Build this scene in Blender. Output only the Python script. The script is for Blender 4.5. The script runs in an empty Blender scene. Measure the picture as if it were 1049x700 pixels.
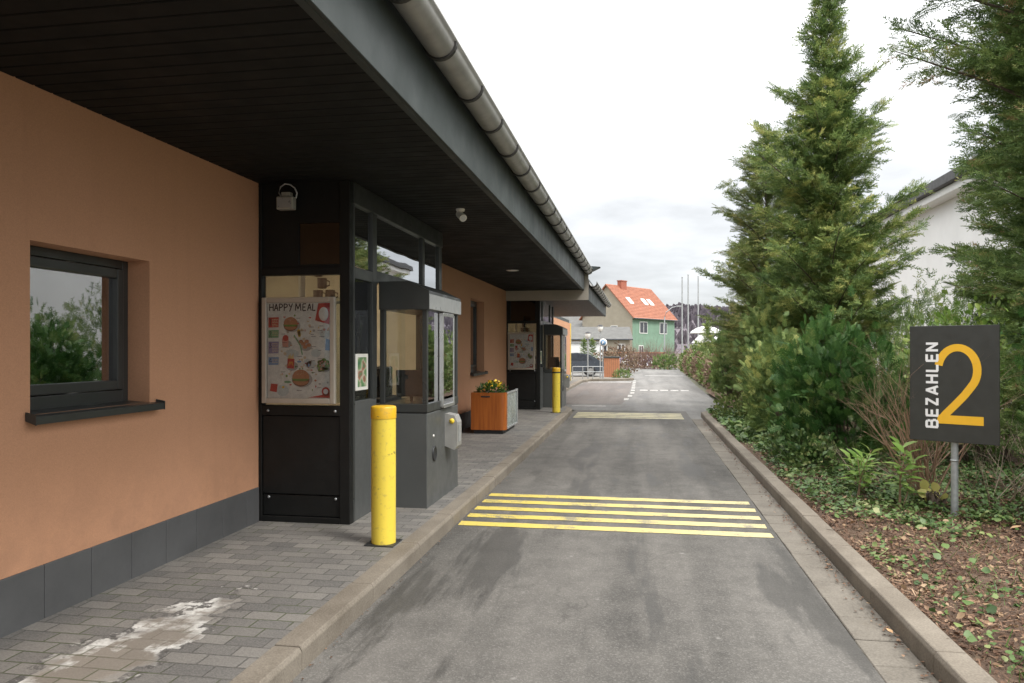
import bpy, math, random
import numpy as np
from mathutils import Vector, Matrix
R=math.radians
random.seed(7); rng=np.random.default_rng(7)
sc=bpy.context.scene; COL=sc.collection
# ---------------------------------------------------------------- camera
cam=bpy.data.cameras.new('camera'); co=bpy.data.objects.new('camera',cam); COL.objects.link(co)
co.location=(0,0,1.6); YAW=math.atan(131/760); co.rotation_euler=(R(90),0,YAW)
cam.sensor_width=36; cam.lens=760/1049*36; cam.shift_y=8/1049; cam.clip_end=3000; cam.clip_start=.05
sc.camera=co
# ---------------------------------------------------------------- view, world, sun
sc.view_settings.view_transform='Standard'; sc.view_settings.look='None'
sc.view_settings.exposure=1.40; sc.view_settings.gamma=1; sc.view_settings.use_curve_mapping=False
SUN_EL,SUN_AZ=52,115           # azimuth clockwise from +Y : from the right, slightly behind the camera
W=bpy.data.worlds.new('World'); sc.world=W; W.use_nodes=True
nt=W.node_tree; nt.nodes.clear(); N=nt.nodes.new; L=nt.links.new
out=N('ShaderNodeOutputWorld'); bg=N('ShaderNodeBackground'); bg.inputs['Strength'].default_value=.1
L(bg.outputs[0],out.inputs[0])
sky=N('ShaderNodeTexSky'); sky.sky_type='NISHITA'; sky.sun_disc=False
sky.sun_elevation=R(SUN_EL); sky.sun_rotation=R(SUN_AZ)
tc=N('ShaderNodeTexCoord'); sep=N('ShaderNodeSeparateXYZ'); L(tc.outputs['Generated'],sep.inputs[0])
def mth(op,a,b=None,nt_=None,clamp=False):
    n=(nt_ or nt).nodes.new('ShaderNodeMath'); n.operation=op; n.use_clamp=clamp
    for i,v in enumerate((a,b)):
        if v is None: continue
        if isinstance(v,(int,float)): n.inputs[i].default_value=v
        else: (nt_ or nt).links.new(v,n.inputs[i])
    return n.outputs[0]
zz=mth('MAXIMUM',sep.outputs[2],0.0)
den=mth('ADD',zz,.16)
comb=N('ShaderNodeCombineXYZ'); L(mth('DIVIDE',sep.outputs[0],den),comb.inputs[0]); L(mth('DIVIDE',sep.outputs[1],den),comb.inputs[1])
noi=N('ShaderNodeTexNoise'); noi.inputs['Scale'].default_value=.75; noi.inputs['Detail'].default_value=6; noi.inputs['Roughness'].default_value=.55
L(comb.outputs[0],noi.inputs['Vector'])
grad=mth('ADD',mth('MULTIPLY',mth('POWER',zz,1.25),1.15),.245)          # overcast: brighter to the zenith
cl=mth('ADD',mth('MULTIPLY',noi.outputs[0],1.9),.02)
lum=mth('MULTIPLY',grad,cl)
cc=N('ShaderNodeMix'); cc.data_type='RGBA'; cc.inputs[6].default_value=(.95,.972,1.0,1); cc.inputs[7].default_value=(1,.985,.965,1)
L(mth('MULTIPLY',zz,1.6,clamp=True),cc.inputs[0])
sc_=N('ShaderNodeVectorMath'); sc_.operation='SCALE'; L(cc.outputs[2],sc_.inputs[0]); L(mth('MULTIPLY',lum,11.5),sc_.inputs[3])
mx=N('ShaderNodeMix'); mx.data_type='RGBA'; mx.inputs[0].default_value=.93
L(sky.outputs[0],mx.inputs[6]); L(sc_.outputs[0],mx.inputs[7]); L(mx.outputs[2],bg.inputs[0])
sl=bpy.data.lights.new('sun','SUN'); sl.energy=1.1; sl.angle=R(18); sl.color=(1,.965,.91)
so=bpy.data.objects.new('sun',sl); COL.objects.link(so)
az=R(SUN_AZ); el=R(SUN_EL); sd=Vector((math.sin(az)*math.cos(el),math.cos(az)*math.cos(el),math.sin(el)))
so.rotation_euler=sd.to_track_quat('Z','Y').to_euler(); so.location=(20,-10,30)
# ---------------------------------------------------------------- helpers
def tag(o,label=None,cat=None,group=None,kind=None):
    if label: o['label']=label
    if cat: o['category']=cat
    if group: o['group']=group
    if kind: o['kind']=kind
    return o
def thing(name,label,cat,loc=(0,0,0),rz=0,group=None):
    o=bpy.data.objects.new(name,None); COL.objects.link(o); o.location=loc; o.rotation_euler=(0,0,rz)
    o.empty_display_size=.1
    return tag(o,label,cat,group)
TINT=None
class MB:
    def __init__(s): s.v=[];s.f=[];s.sm=[]
    def add(s,vs,fs,smooth=False):
        b=len(s.v); s.v+= [tuple(v) for v in vs]; s.f+=[tuple(b+i for i in f) for f in fs]; s.sm+=[smooth]*len(fs); return s
    def box(s,x0,x1,y0,y1,z0,z1,M=None):
        vs=[(x,y,z) for z in (z0,z1) for y in (y0,y1) for x in (x0,x1)]
        if M: vs=[M@Vector(v) for v in vs]
        return s.add(vs,[(0,2,3,1),(4,5,7,6),(0,1,5,4),(2,6,7,3),(0,4,6,2),(1,3,7,5)])
    def quad(s,*p): return s.add(p,[tuple(range(len(p)))])
    def tube(s,pts,rad,n=8,cap=True,smooth=True):
        pts=[Vector(p) for p in pts]; rad=rad if isinstance(rad,(list,tuple)) else [rad]*len(pts)
        vs=[];fs=[]
        for i,p in enumerate(pts):
            t=(pts[min(i+1,len(pts)-1)]-pts[max(i-1,0)]).normalized()
            a=Vector((0,0,1)) if abs(t.z)<.9 else Vector((1,0,0))
            u=t.cross(a).normalized(); w=t.cross(u)
            for k in range(n):
                q=2*math.pi*k/n; vs.append(p+(u*math.cos(q)+w*math.sin(q))*rad[i])
        for i in range(len(pts)-1):
            for k in range(n): fs.append((i*n+k,i*n+(k+1)%n,(i+1)*n+(k+1)%n,(i+1)*n+k))
        s.add(vs,fs,smooth)
        if cap:
            b=len(vs)-n
            s.add([vs[k] for k in range(n)],[tuple(range(n))]); s.add([vs[b+k] for k in range(n)],[tuple(range(n-1,-1,-1))])
        return s
    def lathe(s,prof,c=(0,0,0),n=24,smooth=True):
        vs=[(c[0]+r*math.cos(2*math.pi*k/n),c[1]+r*math.sin(2*math.pi*k/n),c[2]+z) for r,z in prof for k in range(n)]
        fs=[(i*n+k,i*n+(k+1)%n,(i+1)*n+(k+1)%n,(i+1)*n+k) for i in range(len(prof)-1) for k in range(n)]
        s.add(vs,fs,smooth)
        m=(len(prof)-1)*n
        s.add(vs[m:],[tuple(range(n))])
        return s
    def prism(s,poly,axis,a,b,smooth=False):   # poly in the two other axes
        def P(p,q):
            if axis=='x': return (q,p[0],p[1])
            if axis=='y': return (p[0],q,p[1])
            return (p[0],p[1],q)
        n=len(poly); vs=[P(p,a) for p in poly]+[P(p,b) for p in poly]
        s.add(vs,[(i,(i+1)%n,n+(i+1)%n,n+i) for i in range(n)],smooth)
        s.add(vs,[tuple(range(n)),tuple(range(2*n-1,n-1,-1))])
        return s
    def build(s,name,mat,parent=None,bev=0,bseg=2,recalc=True):
        me=bpy.data.meshes.new(name); me.from_pydata(s.v,[],s.f)
        me.polygons.foreach_set('use_smooth',s.sm)
        me.materials.append(mat)
        if recalc:
            import bmesh; bm=bmesh.new(); bm.from_mesh(me); bmesh.ops.recalc_face_normals(bm,faces=bm.faces); bm.to_mesh(me); bm.free()
        me.update()
        o=bpy.data.objects.new(name,me); COL.objects.link(o)
        if parent: o.parent=parent
        if bev:
            m=o.modifiers.new('bevel','BEVEL'); m.width=bev; m.segments=bseg; m.limit_method='ANGLE'
        return o
def npmesh(name,V,F,mat,parent=None,smooth=False):    # V (n,3), F (m,4) numpy
    global TINT
    me=bpy.data.meshes.new(name); V=np.ascontiguousarray(V,dtype=np.float32); F=np.ascontiguousarray(F,dtype=np.int32)
    me.vertices.add(len(V)); me.vertices.foreach_set('co',V.ravel())
    k=F.shape[1]; me.loops.add(F.size); me.loops.foreach_set('vertex_index',F.ravel())
    me.polygons.add(len(F)); me.polygons.foreach_set('loop_start',np.arange(0,F.size,k,dtype=np.int32))
    me.materials.append(mat); me.update(calc_edges=True)
    if TINT is not None and len(TINT)==len(V): at=me.attributes.new('tint','FLOAT','POINT'); at.data.foreach_set('value',TINT.astype(np.float32))
    TINT=None
    o=bpy.data.objects.new(name,me); COL.objects.link(o)
    if parent: o.parent=parent
    return o
def dup(root,loc,label=None,group=None,rz=None):
    r=root.copy(); COL.objects.link(r); r.location=loc
    if rz is not None: r.rotation_euler=(0,0,rz)
    if label: r['label']=label
    if group: r['group']=group
    for ch in list(root.children):
        c=ch.copy(); COL.objects.link(c); c.parent=r
        for g in ch.children:
            d=g.copy(); COL.objects.link(d); d.parent=c
    return r
def lin(h):
    if isinstance(h,str):
        h=h.lstrip('#'); c=[int(h[i:i+2],16)/255 for i in (0,2,4)]
        return tuple((x/12.92 if x<=.04045 else ((x+.055)/1.055)**2.4) for x in c)+(1,)
    return tuple(h)+(1,) if len(h)==3 else tuple(h)
# ---------------------------------------------------------------- materials
def newmat(name):
    m=bpy.data.materials.new(name); m.use_nodes=True; t=m.node_tree; b=t.nodes['Principled BSDF']; return m,t,b
def noise(t,scale,detail=4,coord='Object',stretch=None,rough=.55):
    c=t.nodes.new('ShaderNodeTexCoord'); n=t.nodes.new('ShaderNodeTexNoise')
    n.inputs['Scale'].default_value=scale; n.inputs['Detail'].default_value=detail; n.inputs['Roughness'].default_value=rough
    src=c.outputs[coord]
    if stretch:
        mp=t.nodes.new('ShaderNodeMapping'); mp.inputs['Scale'].default_value=stretch; t.links.new(src,mp.inputs[0]); src=mp.outputs[0]
    t.links.new(src,n.inputs['Vector']); return n.outputs[0]
def ramp(t,fac,stops):
    r=t.nodes.new('ShaderNodeValToRGB'); e=r.color_ramp.elements
    while len(e)<len(stops): e.new(.5)
    for i,(p,c) in enumerate(stops):
        e[i].position=p; e[i].color=lin(c) if not isinstance(c,(int,float)) else (c,c,c,1)
    t.links.new(fac,r.inputs[0]); return r.outputs[0]
def mixc(t,f,a,b,mode='MIX'):
    m=t.nodes.new('ShaderNodeMix'); m.data_type='RGBA'; m.blend_type=mode
    for i,v in ((0,f),(6,a),(7,b)):
        if isinstance(v,(int,float)): m.inputs[i].default_value=v
        elif isinstance(v,(tuple,list,str)): m.inputs[i].default_value=lin(v)
        else: t.links.new(v,m.inputs[i])
    return m.outputs[2]
def bump(t,b,h,strength=.3,dist=.01):
    n=t.nodes.new('ShaderNodeBump'); n.inputs['Strength'].default_value=strength; n.inputs['Distance'].default_value=dist
    t.links.new(h,n.inputs['Height']); t.links.new(n.outputs[0],b.inputs['Normal'])
def simple(name,col,rough=.5,metal=0,var=.15,scale=6,bmp=0,bscale=60,spec=.5,stretch=None,rv=.1):
    m,t,b=newmat(name); c=lin(col)
    lo=tuple(x*(1-var) for x in c[:3]); hi=tuple(min(1,x*(1+var)) for x in c[:3])
    n=noise(t,scale,6,stretch=stretch)
    t.links.new(ramp(t,n,[(.3,lo),(.7,hi)]),b.inputs['Base Color'])
    b.inputs['Metallic'].default_value=metal; b.inputs['Specular IOR Level'].default_value=spec
    n2=noise(t,scale*2.3,5)
    t.links.new(ramp(t,n2,[(.3,max(.02,rough-rv)),(.7,min(1,rough+rv))]),b.inputs['Roughness'])
    if bmp: bump(t,b,noise(t,bscale,4),bmp,.003)
    return m
def glassmat(name,tint=(.8,.85,.83),refl=.12,streak=True):
    m,t,b=newmat(name); t.nodes.remove(b); o=t.nodes['Material Output']
    tr=t.nodes.new('ShaderNodeBsdfTransparent'); tr.inputs[0].default_value=lin(tint)
    gl=t.nodes.new('ShaderNodeBsdfGlossy'); gl.inputs['Roughness'].default_value=.015; gl.inputs[0].default_value=(.95,.97,1,1)
    bn=t.nodes.new('ShaderNodeBump'); bn.inputs['Strength'].default_value=.05; bn.inputs['Distance'].default_value=.02
    t.links.new(noise(t,1.7,1),bn.inputs['Height']); t.links.new(bn.outputs[0],gl.inputs['Normal'])
    fr=t.nodes.new('ShaderNodeFresnel'); fr.inputs[0].default_value=1.5
    a=t.nodes.new('ShaderNodeMath'); a.operation='ADD'; a.use_clamp=True; a.inputs[1].default_value=refl; t.links.new(fr.outputs[0],a.inputs[0])
    mx=t.nodes.new('ShaderNodeMixShader'); t.links.new(a.outputs[0],mx.inputs[0]); t.links.new(tr.outputs[0],mx.inputs[1]); t.links.new(gl.outputs[0],mx.inputs[2])
    t.links.new(mx.outputs[0],o.inputs[0]); return m
def leafmat(name,stops,trans=.25,rough=.55,nscale=1.3):
    m,t,b=newmat(name); g=t.nodes.new('ShaderNodeNewGeometry')
    n=noise(t,nscale,3); 
    at=t.nodes.new('ShaderNodeAttribute'); at.attribute_name='tint'; s0=t.nodes.new('ShaderNodeMath'); s0.operation='MULTIPLY_ADD'; t.links.new(at.outputs['Fac'],s0.inputs[0]); s0.inputs[1].default_value=.48
    s=t.nodes.new('ShaderNodeMath'); s.operation='MULTIPLY_ADD'; t.links.new(g.outputs['Random Per Island'],s.inputs[0]); s.inputs[1].default_value=.22; t.links.new(s0.outputs[0],s.inputs[2])
    q=t.nodes.new('ShaderNodeMath'); q.operation='MULTIPLY_ADD'; t.links.new(n,q.inputs[0]); q.inputs[1].default_value=1.3; q.inputs[2].default_value=-.43
    t.links.new(q.outputs[0],s0.inputs[2])
    c=ramp(t,s.outputs[0],stops); t.links.new(c,b.inputs['Base Color'])
    b.inputs['Roughness'].default_value=rough; b.inputs['Specular IOR Level'].default_value=.35
    tl=t.nodes.new('ShaderNodeBsdfTranslucent'); t.links.new(c,tl.inputs[0])
    mx=t.nodes.new('ShaderNodeMixShader'); mx.inputs[0].default_value=trans
    t.links.new(b.outputs[0],mx.inputs[1]); t.links.new(tl.outputs[0],mx.inputs[2]); t.links.new(mx.outputs[0],t.nodes['Material Output'].inputs[0])
    return m
M={}
# rendered wall: orange plaster with fine grain
m,t,b=newmat('orange_plaster')
n=noise(t,.9,5); c=ramp(t,n,[(.3,(.47,.25,.15)),(.7,(.53,.285,.178))])
b.inputs['Roughness'].default_value=.9; b.inputs['Specular IOR Level'].default_value=.15
t.links.new(mixc(t,.35,c,ramp(t,noise(t,160,3),[(.3,(.38,.205,.115)),(.7,(.62,.345,.20))])),b.inputs['Base Color'])
wc=b.inputs['Base Color'].links[0].from_socket
tcw=t.nodes.new('ShaderNodeTexCoord'); sw_=t.nodes.new('ShaderNodeSeparateXYZ'); t.links.new(tcw.outputs['Object'],sw_.inputs[0])
mr=t.nodes.new('ShaderNodeMapRange'); mr.inputs[1].default_value=1.0; mr.inputs[2].default_value=.40; mr.inputs[3].default_value=0; mr.inputs[4].default_value=.35; t.links.new(sw_.outputs[2],mr.inputs[0])
ml=t.nodes.new('ShaderNodeMath'); ml.operation='MULTIPLY'; t.links.new(mr.outputs[0],ml.inputs[0]); t.links.new(ramp(t,noise(t,5,7,rough=.7),[(.42,0.0),(.62,1.0)]),ml.inputs[1])
wc=mixc(t,ml.outputs[0],wc,(.30,.17,.11))
wc=mixc(t,ramp(t,noise(t,1,6,stretch=(1,5,.35),rough=.6),[(.56,0.0),(.75,.15)]),wc,(.33,.17,.10)); t.links.new(wc,b.inputs['Base Color'])
bump(t,b,mixc(t,.4,noise(t,150,3),noise(t,14,4)),.5,.004); M['plaster']=m
M['black']=simple('black_painted_metal',(.009,.0095,.0092),.5,var=.2,bmp=.05,spec=.3)
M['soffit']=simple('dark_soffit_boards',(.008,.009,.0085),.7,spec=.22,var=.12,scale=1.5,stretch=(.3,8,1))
M['anthracite']=simple('anthracite_metal',(.036,.039,.038),.36,var=.1,scale=2,bmp=.04,spec=.5)
M['boothgrey']=simple('grey_coated_panel',(.078,.082,.081),.4,var=.09,scale=3,bmp=.05)
M['fascia']=simple('dark_fascia_sheet',(.033,.043,.042),.55,var=.12,scale=1.2,stretch=(1,.3,1))
M['plinth']=simple('slate_grey_plinth',(.078,.079,.081),.7,var=.14,scale=3,bmp=.1)
M['zinc']=simple('weathered_zinc',(.33,.325,.31),.42,metal=.25,var=.16,scale=5)
M['band']=simple('dark_bracket_metal',(.04,.038,.035),.55,metal=.2)
M['alu']=simple('brushed_aluminium',(.55,.55,.54),.33,metal=.85,var=.08)
M['steel']=simple('galvanised_steel',(.40,.42,.43),.45,metal=.5,var=.15,scale=25)
M['hoodgrey']=simple('light_grey_hood_sheet',(.36,.37,.37),.35,metal=.3,var=.07)
M['whitepl']=simple('white_plastic',(.75,.74,.70),.4,var=.05)
M['poster_frame']=simple('silver_poster_frame',(.42,.38,.32),.4,metal=.3,var=.08)
M['beige']=simple('beige_interior_wall',(.50,.46,.38),.7,var=.08)
M['dark']=simple('matt_black_plastic',(.02,.021,.023),.5,var=.1)
M['blind']=simple('grey_blind_slats',(.55,.56,.57),.5,var=.06)
M['beigefascia']=simple('beige_boarding',(.44,.40,.34),.6,var=.08,scale=3)
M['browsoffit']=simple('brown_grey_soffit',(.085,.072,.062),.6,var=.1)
M['glass']=glassmat('window_glass',(.80,.83,.81),.14)
M['glassc']=glassmat('clear_bay_glass',(.86,.87,.85),.03)
M['glassr']=glassmat('reflective_window_glass',(.5,.54,.54),.5)
M['glassw']=glassmat('blind_window_glass',(.92,.93,.93),.36)
M['glassd']=glassmat('dark_glass',(.10,.09,.08),.04)
M['posterglass']=glassmat('poster_cover_glass',(.93,.93,.93),.01)
M['red']=simple('red_print',(.42,.03,.03),.5,var=.1); M['white']=simple('white_paint',(.78,.78,.76),.5,var=.04)
M['text_white']=simple('white_lettering',(.80,.80,.80),.5,var=.03)
M['text_black']=simple('black_lettering',(.015,.015,.015),.5,var=.03)
M['signyellow']=simple('yellow_lettering',(.82,.46,.03),.45,var=.04)
M['signgrey']=simple('charcoal_sign_face',(.040,.042,.038),.42,var=.12,scale=9)
# yellow bollard with grime
def yellowpaint(name,base=(.78,.60,.07)):
    m,t,b=newmat(name); n=noise(t,4,6,stretch=(1,1,.3)); n2=noise(t,30,4)
    c=ramp(t,n,[(.3,tuple(x*.9 for x in base)),(.7,tuple(min(1,x*1.08) for x in base))])
    c=mixc(t,ramp(t,n2,[(.56,0.0),(.72,.45)]),c,(.36,.27,.09)); n5=noise(t,5,7,stretch=(1,1,2.5),rough=.75); c=mixc(t,ramp(t,n5,[(.63,0.0),(.66,.75)]),c,(.10,.09,.05)); t.links.new(c,b.inputs['Base Color'])
    b.inputs['Roughness'].default_value=.42; return m
M['yellow']=yellowpaint('yellow_bollard_paint'); M['yellowcap']=yellowpaint('deep_yellow_cap',(.72,.43,.02))
# ---- asphalt
def asphalt(name,dark,light,warm=0):
    m,t,b=newmat(name); md=tuple((a+b_)/2 for a,b_ in zip(dark,light))
    band=noise(t,1.15,4,stretch=(1.5,.07,1),rough=.55); big=noise(t,.5,7,stretch=(1.5,.5,1),rough=.62); mid=noise(t,4,7,rough=.7)
    c=ramp(t,band,[(.40,tuple(x*.8 for x in dark)),(.50,md),(.60,light)])
    c=mixc(t,.5,c,ramp(t,big,[(.40,tuple(x*.8 for x in dark)),(.5,md),(.60,light)])); c=mixc(t,.22,c,ramp(t,mid,[(.36,tuple(x*.5 for x in dark)),(.64,tuple(x*1.2 for x in light))]))
    # stone grain
    cc=t.nodes.new('ShaderNodeTexCoord')
    vs=t.nodes.new('ShaderNodeTexVoronoi'); vs.inputs['Scale'].default_value=120; t.links.new(cc.outputs['Object'],vs.inputs['Vector'])
    sx=t.nodes.new('ShaderNodeSeparateColor'); t.links.new(vs.outputs['Color'],sx.inputs[0])
    c=mixc(t,.12,c,ramp(t,sx.outputs[0],[(.1,(.03,.03,.028)),(.45,(.10,.098,.092)),(.8,(.24,.23,.215)),(1,(.55,.53,.5))]))
    # wet and oily streaks with crisp edges
    st=noise(t,1.4,8,stretch=(1.5,.22,1),rough=.62); wet=ramp(t,st,[(.53,0.0),(.585,.6)]); c=mixc(t,wet,c,tuple(x*.62 for x in dark))
    # chewing gum and pale worn spots
    v=t.nodes.new('ShaderNodeTexVoronoi'); v.inputs['Scale'].default_value=2.6; t.links.new(cc.outputs['Object'],v.inputs['Vector'])
    a=t.nodes.new('ShaderNodeMath'); a.operation='MULTIPLY_ADD'; t.links.new(noise(t,9,5),a.inputs[0]); a.inputs[1].default_value=.19; t.links.new(v.outputs['Distance'],a.inputs[2])
    c=mixc(t,ramp(t,a.outputs[0],[(.100,.55),(.150,0.0)]),c,(.33,.32,.30))
    # hairline cracks
    ve=t.nodes.new('ShaderNodeTexVoronoi'); ve.feature='DISTANCE_TO_EDGE'; ve.inputs['Scale'].default_value=.55
    wv=t.nodes.new('ShaderNodeTexNoise'); wv.inputs['Scale'].default_value=2.5; wv.inputs['Detail'].default_value=6; t.links.new(cc.outputs['Object'],wv.inputs[0])
    va=t.nodes.new('ShaderNodeVectorMath'); va.operation='MULTIPLY_ADD'; t.links.new(wv.outputs[1],va.inputs[0]); va.inputs[1].default_value=(.7,.7,0); t.links.new(cc.outputs['Object'],va.inputs[2]); t.links.new(va.outputs[0],ve.inputs['Vector'])
    ck=ramp(t,ve.outputs['Distance'],[(.002,.4),(.005,0.0)]); ckm=t.nodes.new('ShaderNodeMath'); ckm.operation='MULTIPLY'; t.links.new(ck,ckm.inputs[0]); t.links.new(ramp(t,noise(t,.8,2),[(.5,0.0),(.58,1.0)]),ckm.inputs[1])
    c=mixc(t,ckm.outputs[0],c,(.035,.033,.03))
    t.links.new(c,b.inputs['Base Color'])
    t.links.new(ramp(t,wet,[(0,.85),(.6,.62)]),b.inputs['Roughness']); b.inputs['Specular IOR Level'].default_value=.4
    bump(t,b,mixc(t,.5,vs.outputs['Distance'],noise(t,140,2)),.45,.004); return m
M['asphalt']=asphalt('worn_asphalt',(.060,.057,.052),(.160,.150,.136))
M['asphalt2']=asphalt('pale_road_asphalt',(.14,.137,.13),(.23,.225,.215))
M['asphalt3']=asphalt('reddish_lane_asphalt',(.12,.106,.098),(.18,.16,.148))
# ---- concrete
def concrete(name,a,b_,warm=None,sc1=2.5):
    m,t,b=newmat(name); n=noise(t,sc1,7,rough=.65); f=noise(t,90,3)
    c=ramp(t,n,[(.28,a),(.7,b_)]); c=mixc(t,.3,c,ramp(t,f,[(.3,tuple(x*.5 for x in a)),(.7,tuple(x*1.35 for x in b_))]))
    n4=noise(t,6,6); c=mixc(t,ramp(t,n4,[(.56,0.0),(.75,.45)]),c,warm or (.12,.10,.075))
    t.links.new(c,b.inputs['Base Color']); b.inputs['Roughness'].default_value=.85; bump(t,b,f,.35,.004); return m
M['kerb']=concrete('kerb_concrete',(.115,.095,.072),(.235,.205,.165))
M['slab']=concrete('gutter_slab_concrete',(.10,.088,.072),(.20,.18,.15))
# ---- pavers
m,t,b=newmat('grey_pavers')
tcn=t.nodes.new('ShaderNodeTexCoord'); br=t.nodes.new('ShaderNodeTexBrick')
br.offset=.5; br.inputs['Scale'].default_value=1; br.inputs['Brick Width'].default_value=.205; br.inputs['Row Height'].default_value=.118
br.inputs['Mortar Size'].default_value=.0055; br.inputs['Mortar Smooth'].default_value=.35; br.inputs['Bias'].default_value=0
wob=t.nodes.new('ShaderNodeTexNoise'); wob.inputs['Scale'].default_value=7; t.links.new(tcn.outputs['Object'],wob.inputs[0])
va=t.nodes.new('ShaderNodeVectorMath'); va.operation='MULTIPLY_ADD'; t.links.new(wob.outputs[1],va.inputs[0]); va.inputs[1].default_value=(.012,.012,0); t.links.new(tcn.outputs['Object'],va.inputs[2])
t.links.new(va.outputs[0],br.inputs['Vector'])
br.inputs['Color1'].default_value=(.075,.073,.07,1); br.inputs['Color2'].default_value=(.205,.192,.172,1); br.inputs['Mortar'].default_value=(.028,.026,.022,1)
c=mixc(t,.28,br.outputs['Color'],ramp(t,noise(t,1.1,6),[(.35,(.06,.06,.058)),(.65,(.25,.235,.21))]))
c=mixc(t,.25,c,ramp(t,noise(t,120,3),[(.3,(.06,.06,.06)),(.7,(.36,.34,.32))]))
# water stain with pale lime edge in front of the window
sx=t.nodes.new('ShaderNodeSeparateXYZ'); t.links.new(va.outputs[0],sx.inputs[0])
def MM(op,a,b=None,c3=None,clamp=False):
    n=t.nodes.new('ShaderNodeMath'); n.operation=op; n.use_clamp=clamp
    for i,v in enumerate((a,b,c3)):
        if v is None: continue
        if isinstance(v,(int,float)): n.inputs[i].default_value=v
        else: t.links.new(v,n.inputs[i])
    return n.outputs[0]
# local cell centres make the outline follow the joints
qx=MM('MULTIPLY',MM('ROUND',MM('DIVIDE',sx.outputs[0],.1025)),.1025); qy=MM('MULTIPLY',MM('ROUND',MM('DIVIDE',sx.outputs[1],.118)),.118)
px=MM('ADD',MM('MULTIPLY',sx.outputs[0],.45),MM('MULTIPLY',qx,.55)); py=MM('ADD',MM('MULTIPLY',sx.outputs[1],.45),MM('MULTIPLY',qy,.55))
ex=MM('SUBTRACT',px,MM('ADD',-2.47,MM('MULTIPLY',MM('SUBTRACT',py,3.5),.05)))
ax=MM('DIVIDE',ex,.27); ay=MM('DIVIDE',MM('SUBTRACT',py,3.1),.98)
rr=MM('SQRT',MM('ADD',MM('MULTIPLY',ax,ax),MM('MULTIPLY',ay,ay)))
nz=noise(t,6.5,5,rough=.65); rr=MM('ADD',rr,MM('MULTIPLY',MM('SUBTRACT',nz,.5),1.9))
wet=ramp(t,rr,[(.88,0.0),(1.02,.85),(1.45,.7),(2.0,0.0)])
c=mixc(t,wet,c,(.05,.05,.05))
insd=ramp(t,rr,[(.6,.5),(.92,0.0)]); c=mixc(t,insd,c,(.25,.21,.165))
ring=ramp(t,rr,[(.48,0.0),(.74,.9),(.84,.95),(.93,0.0)])
ring2=MM('MULTIPLY',ring,ramp(t,noise(t,5,4),[(.42,.12),(.58,1.0)])); c=mixc(t,ring2,c,(.60,.59,.56))
jm=MM('MULTIPLY',br.outputs['Fac'],ramp(t,noise(t,2.2,5),[(.5,0.0),(.6,.7)])); c=mixc(t,jm,c,(.07,.085,.035))
t.links.new(c,b.inputs['Base Color']); b.inputs['Specular IOR Level'].default_value=.4
t.links.new(ramp(t,wet,[(0,.8),(1,.42)]),b.inputs['Roughness'])
hh=MM('MULTIPLY_ADD',br.outputs['Fac'],-1.0,MM('MULTIPLY',noise(t,90,3),.25)); bump(t,b,hh,.7,.006); M['pavers']=m
# ---- road paint
def fade(t,c,name):
    if name!='worn_yellow_road_paint': return c
    cc=t.nodes.new('ShaderNodeTexCoord'); sp=t.nodes.new('ShaderNodeSeparateXYZ'); t.links.new(cc.outputs['Object'],sp.inputs[0])
    mr=t.nodes.new('ShaderNodeMapRange'); mr.inputs[1].default_value=-1.1; mr.inputs[2].default_value=.9; mr.inputs[4].default_value=.75; t.links.new(sp.outputs[0],mr.inputs[0])
    return mixc(t,mr.outputs[0],c,(.56,.50,.30))
def paint(name,col,wear):
    m,t,b=newmat(name); n=noise(t,3.5,7,rough=.7); f=noise(t,75,3,rough=.7)
    mm=t.nodes.new('ShaderNodeMath'); mm.operation='MULTIPLY_ADD'; t.links.new(f,mm.inputs[0]); mm.inputs[1].default_value=.6; t.links.new(n,mm.inputs[2])
    w=ramp(t,mm.outputs[0],[(wear,0.0),(wear+.14,.85)])
    c=mixc(t,w,fade(t,mixc(t,n,tuple(x*.85 for x in col),tuple(min(1,x*1.1) for x in col)),name),(.17,.165,.15)); t.links.new(c,b.inputs['Base Color'])
    b.inputs['Roughness'].default_value=.65; bump(t,b,noise(t,110,3),.4,.004); return m
M['paint_y']=paint('worn_yellow_road_paint',(.62,.49,.10),.80); M['paint_yw']=paint('faded_yellow_road_paint',(.50,.45,.28),.80)
M['paint_w']=paint('worn_white_road_paint',(.52,.51,.49),.74)
# ---- soil
m,t,b=newmat('leaf_litter_soil'); n=noise(t,2,7,rough=.7); f=noise(t,45,5,rough=.7)
c=ramp(t,n,[(.3,(.07,.042,.028)),(.55,(.13,.08,.055)),(.75,(.10,.09,.045))]); c=mixc(t,.5,c,ramp(t,f,[(.3,(.03,.02,.014)),(.7,(.26,.17,.11))]))
t.links.new(c,b.inputs['Base Color']); b.inputs['Roughness'].default_value=.95; bump(t,b,f,1,.03); M['soil']=m
M['land']=simple('dry_meadow_ground',(.12,.12,.08),.95,var=.3,scale=.2)
M['litter']=leafmat('dry_leaf_litter',[(0,(.035,.022,.015)),(.4,(.10,.055,.034)),(.7,(.20,.115,.07)),(1,(.42,.29,.19))],.1,.7,3)
M['ivy']=leafmat('ivy_leaves',[(0,(.03,.06,.02)),(.4,(.065,.125,.035)),(.75,(.13,.20,.06)),(1,(.30,.32,.13))],.15,.42,2.5)
M['conifer']=leafmat('conifer_sprays',[(0,(.04,.08,.032)),(.35,(.115,.185,.06)),(.65,(.235,.32,.10)),(1,(.58,.56,.19))],.26,.6,1.6)
M['conifer_olive']=leafmat('olive_conifer_sprays',[(0,(.06,.09,.03)),(.4,(.14,.19,.06)),(.7,(.23,.28,.09)),(1,(.45,.40,.16))],.24,.6,1.6)
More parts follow.
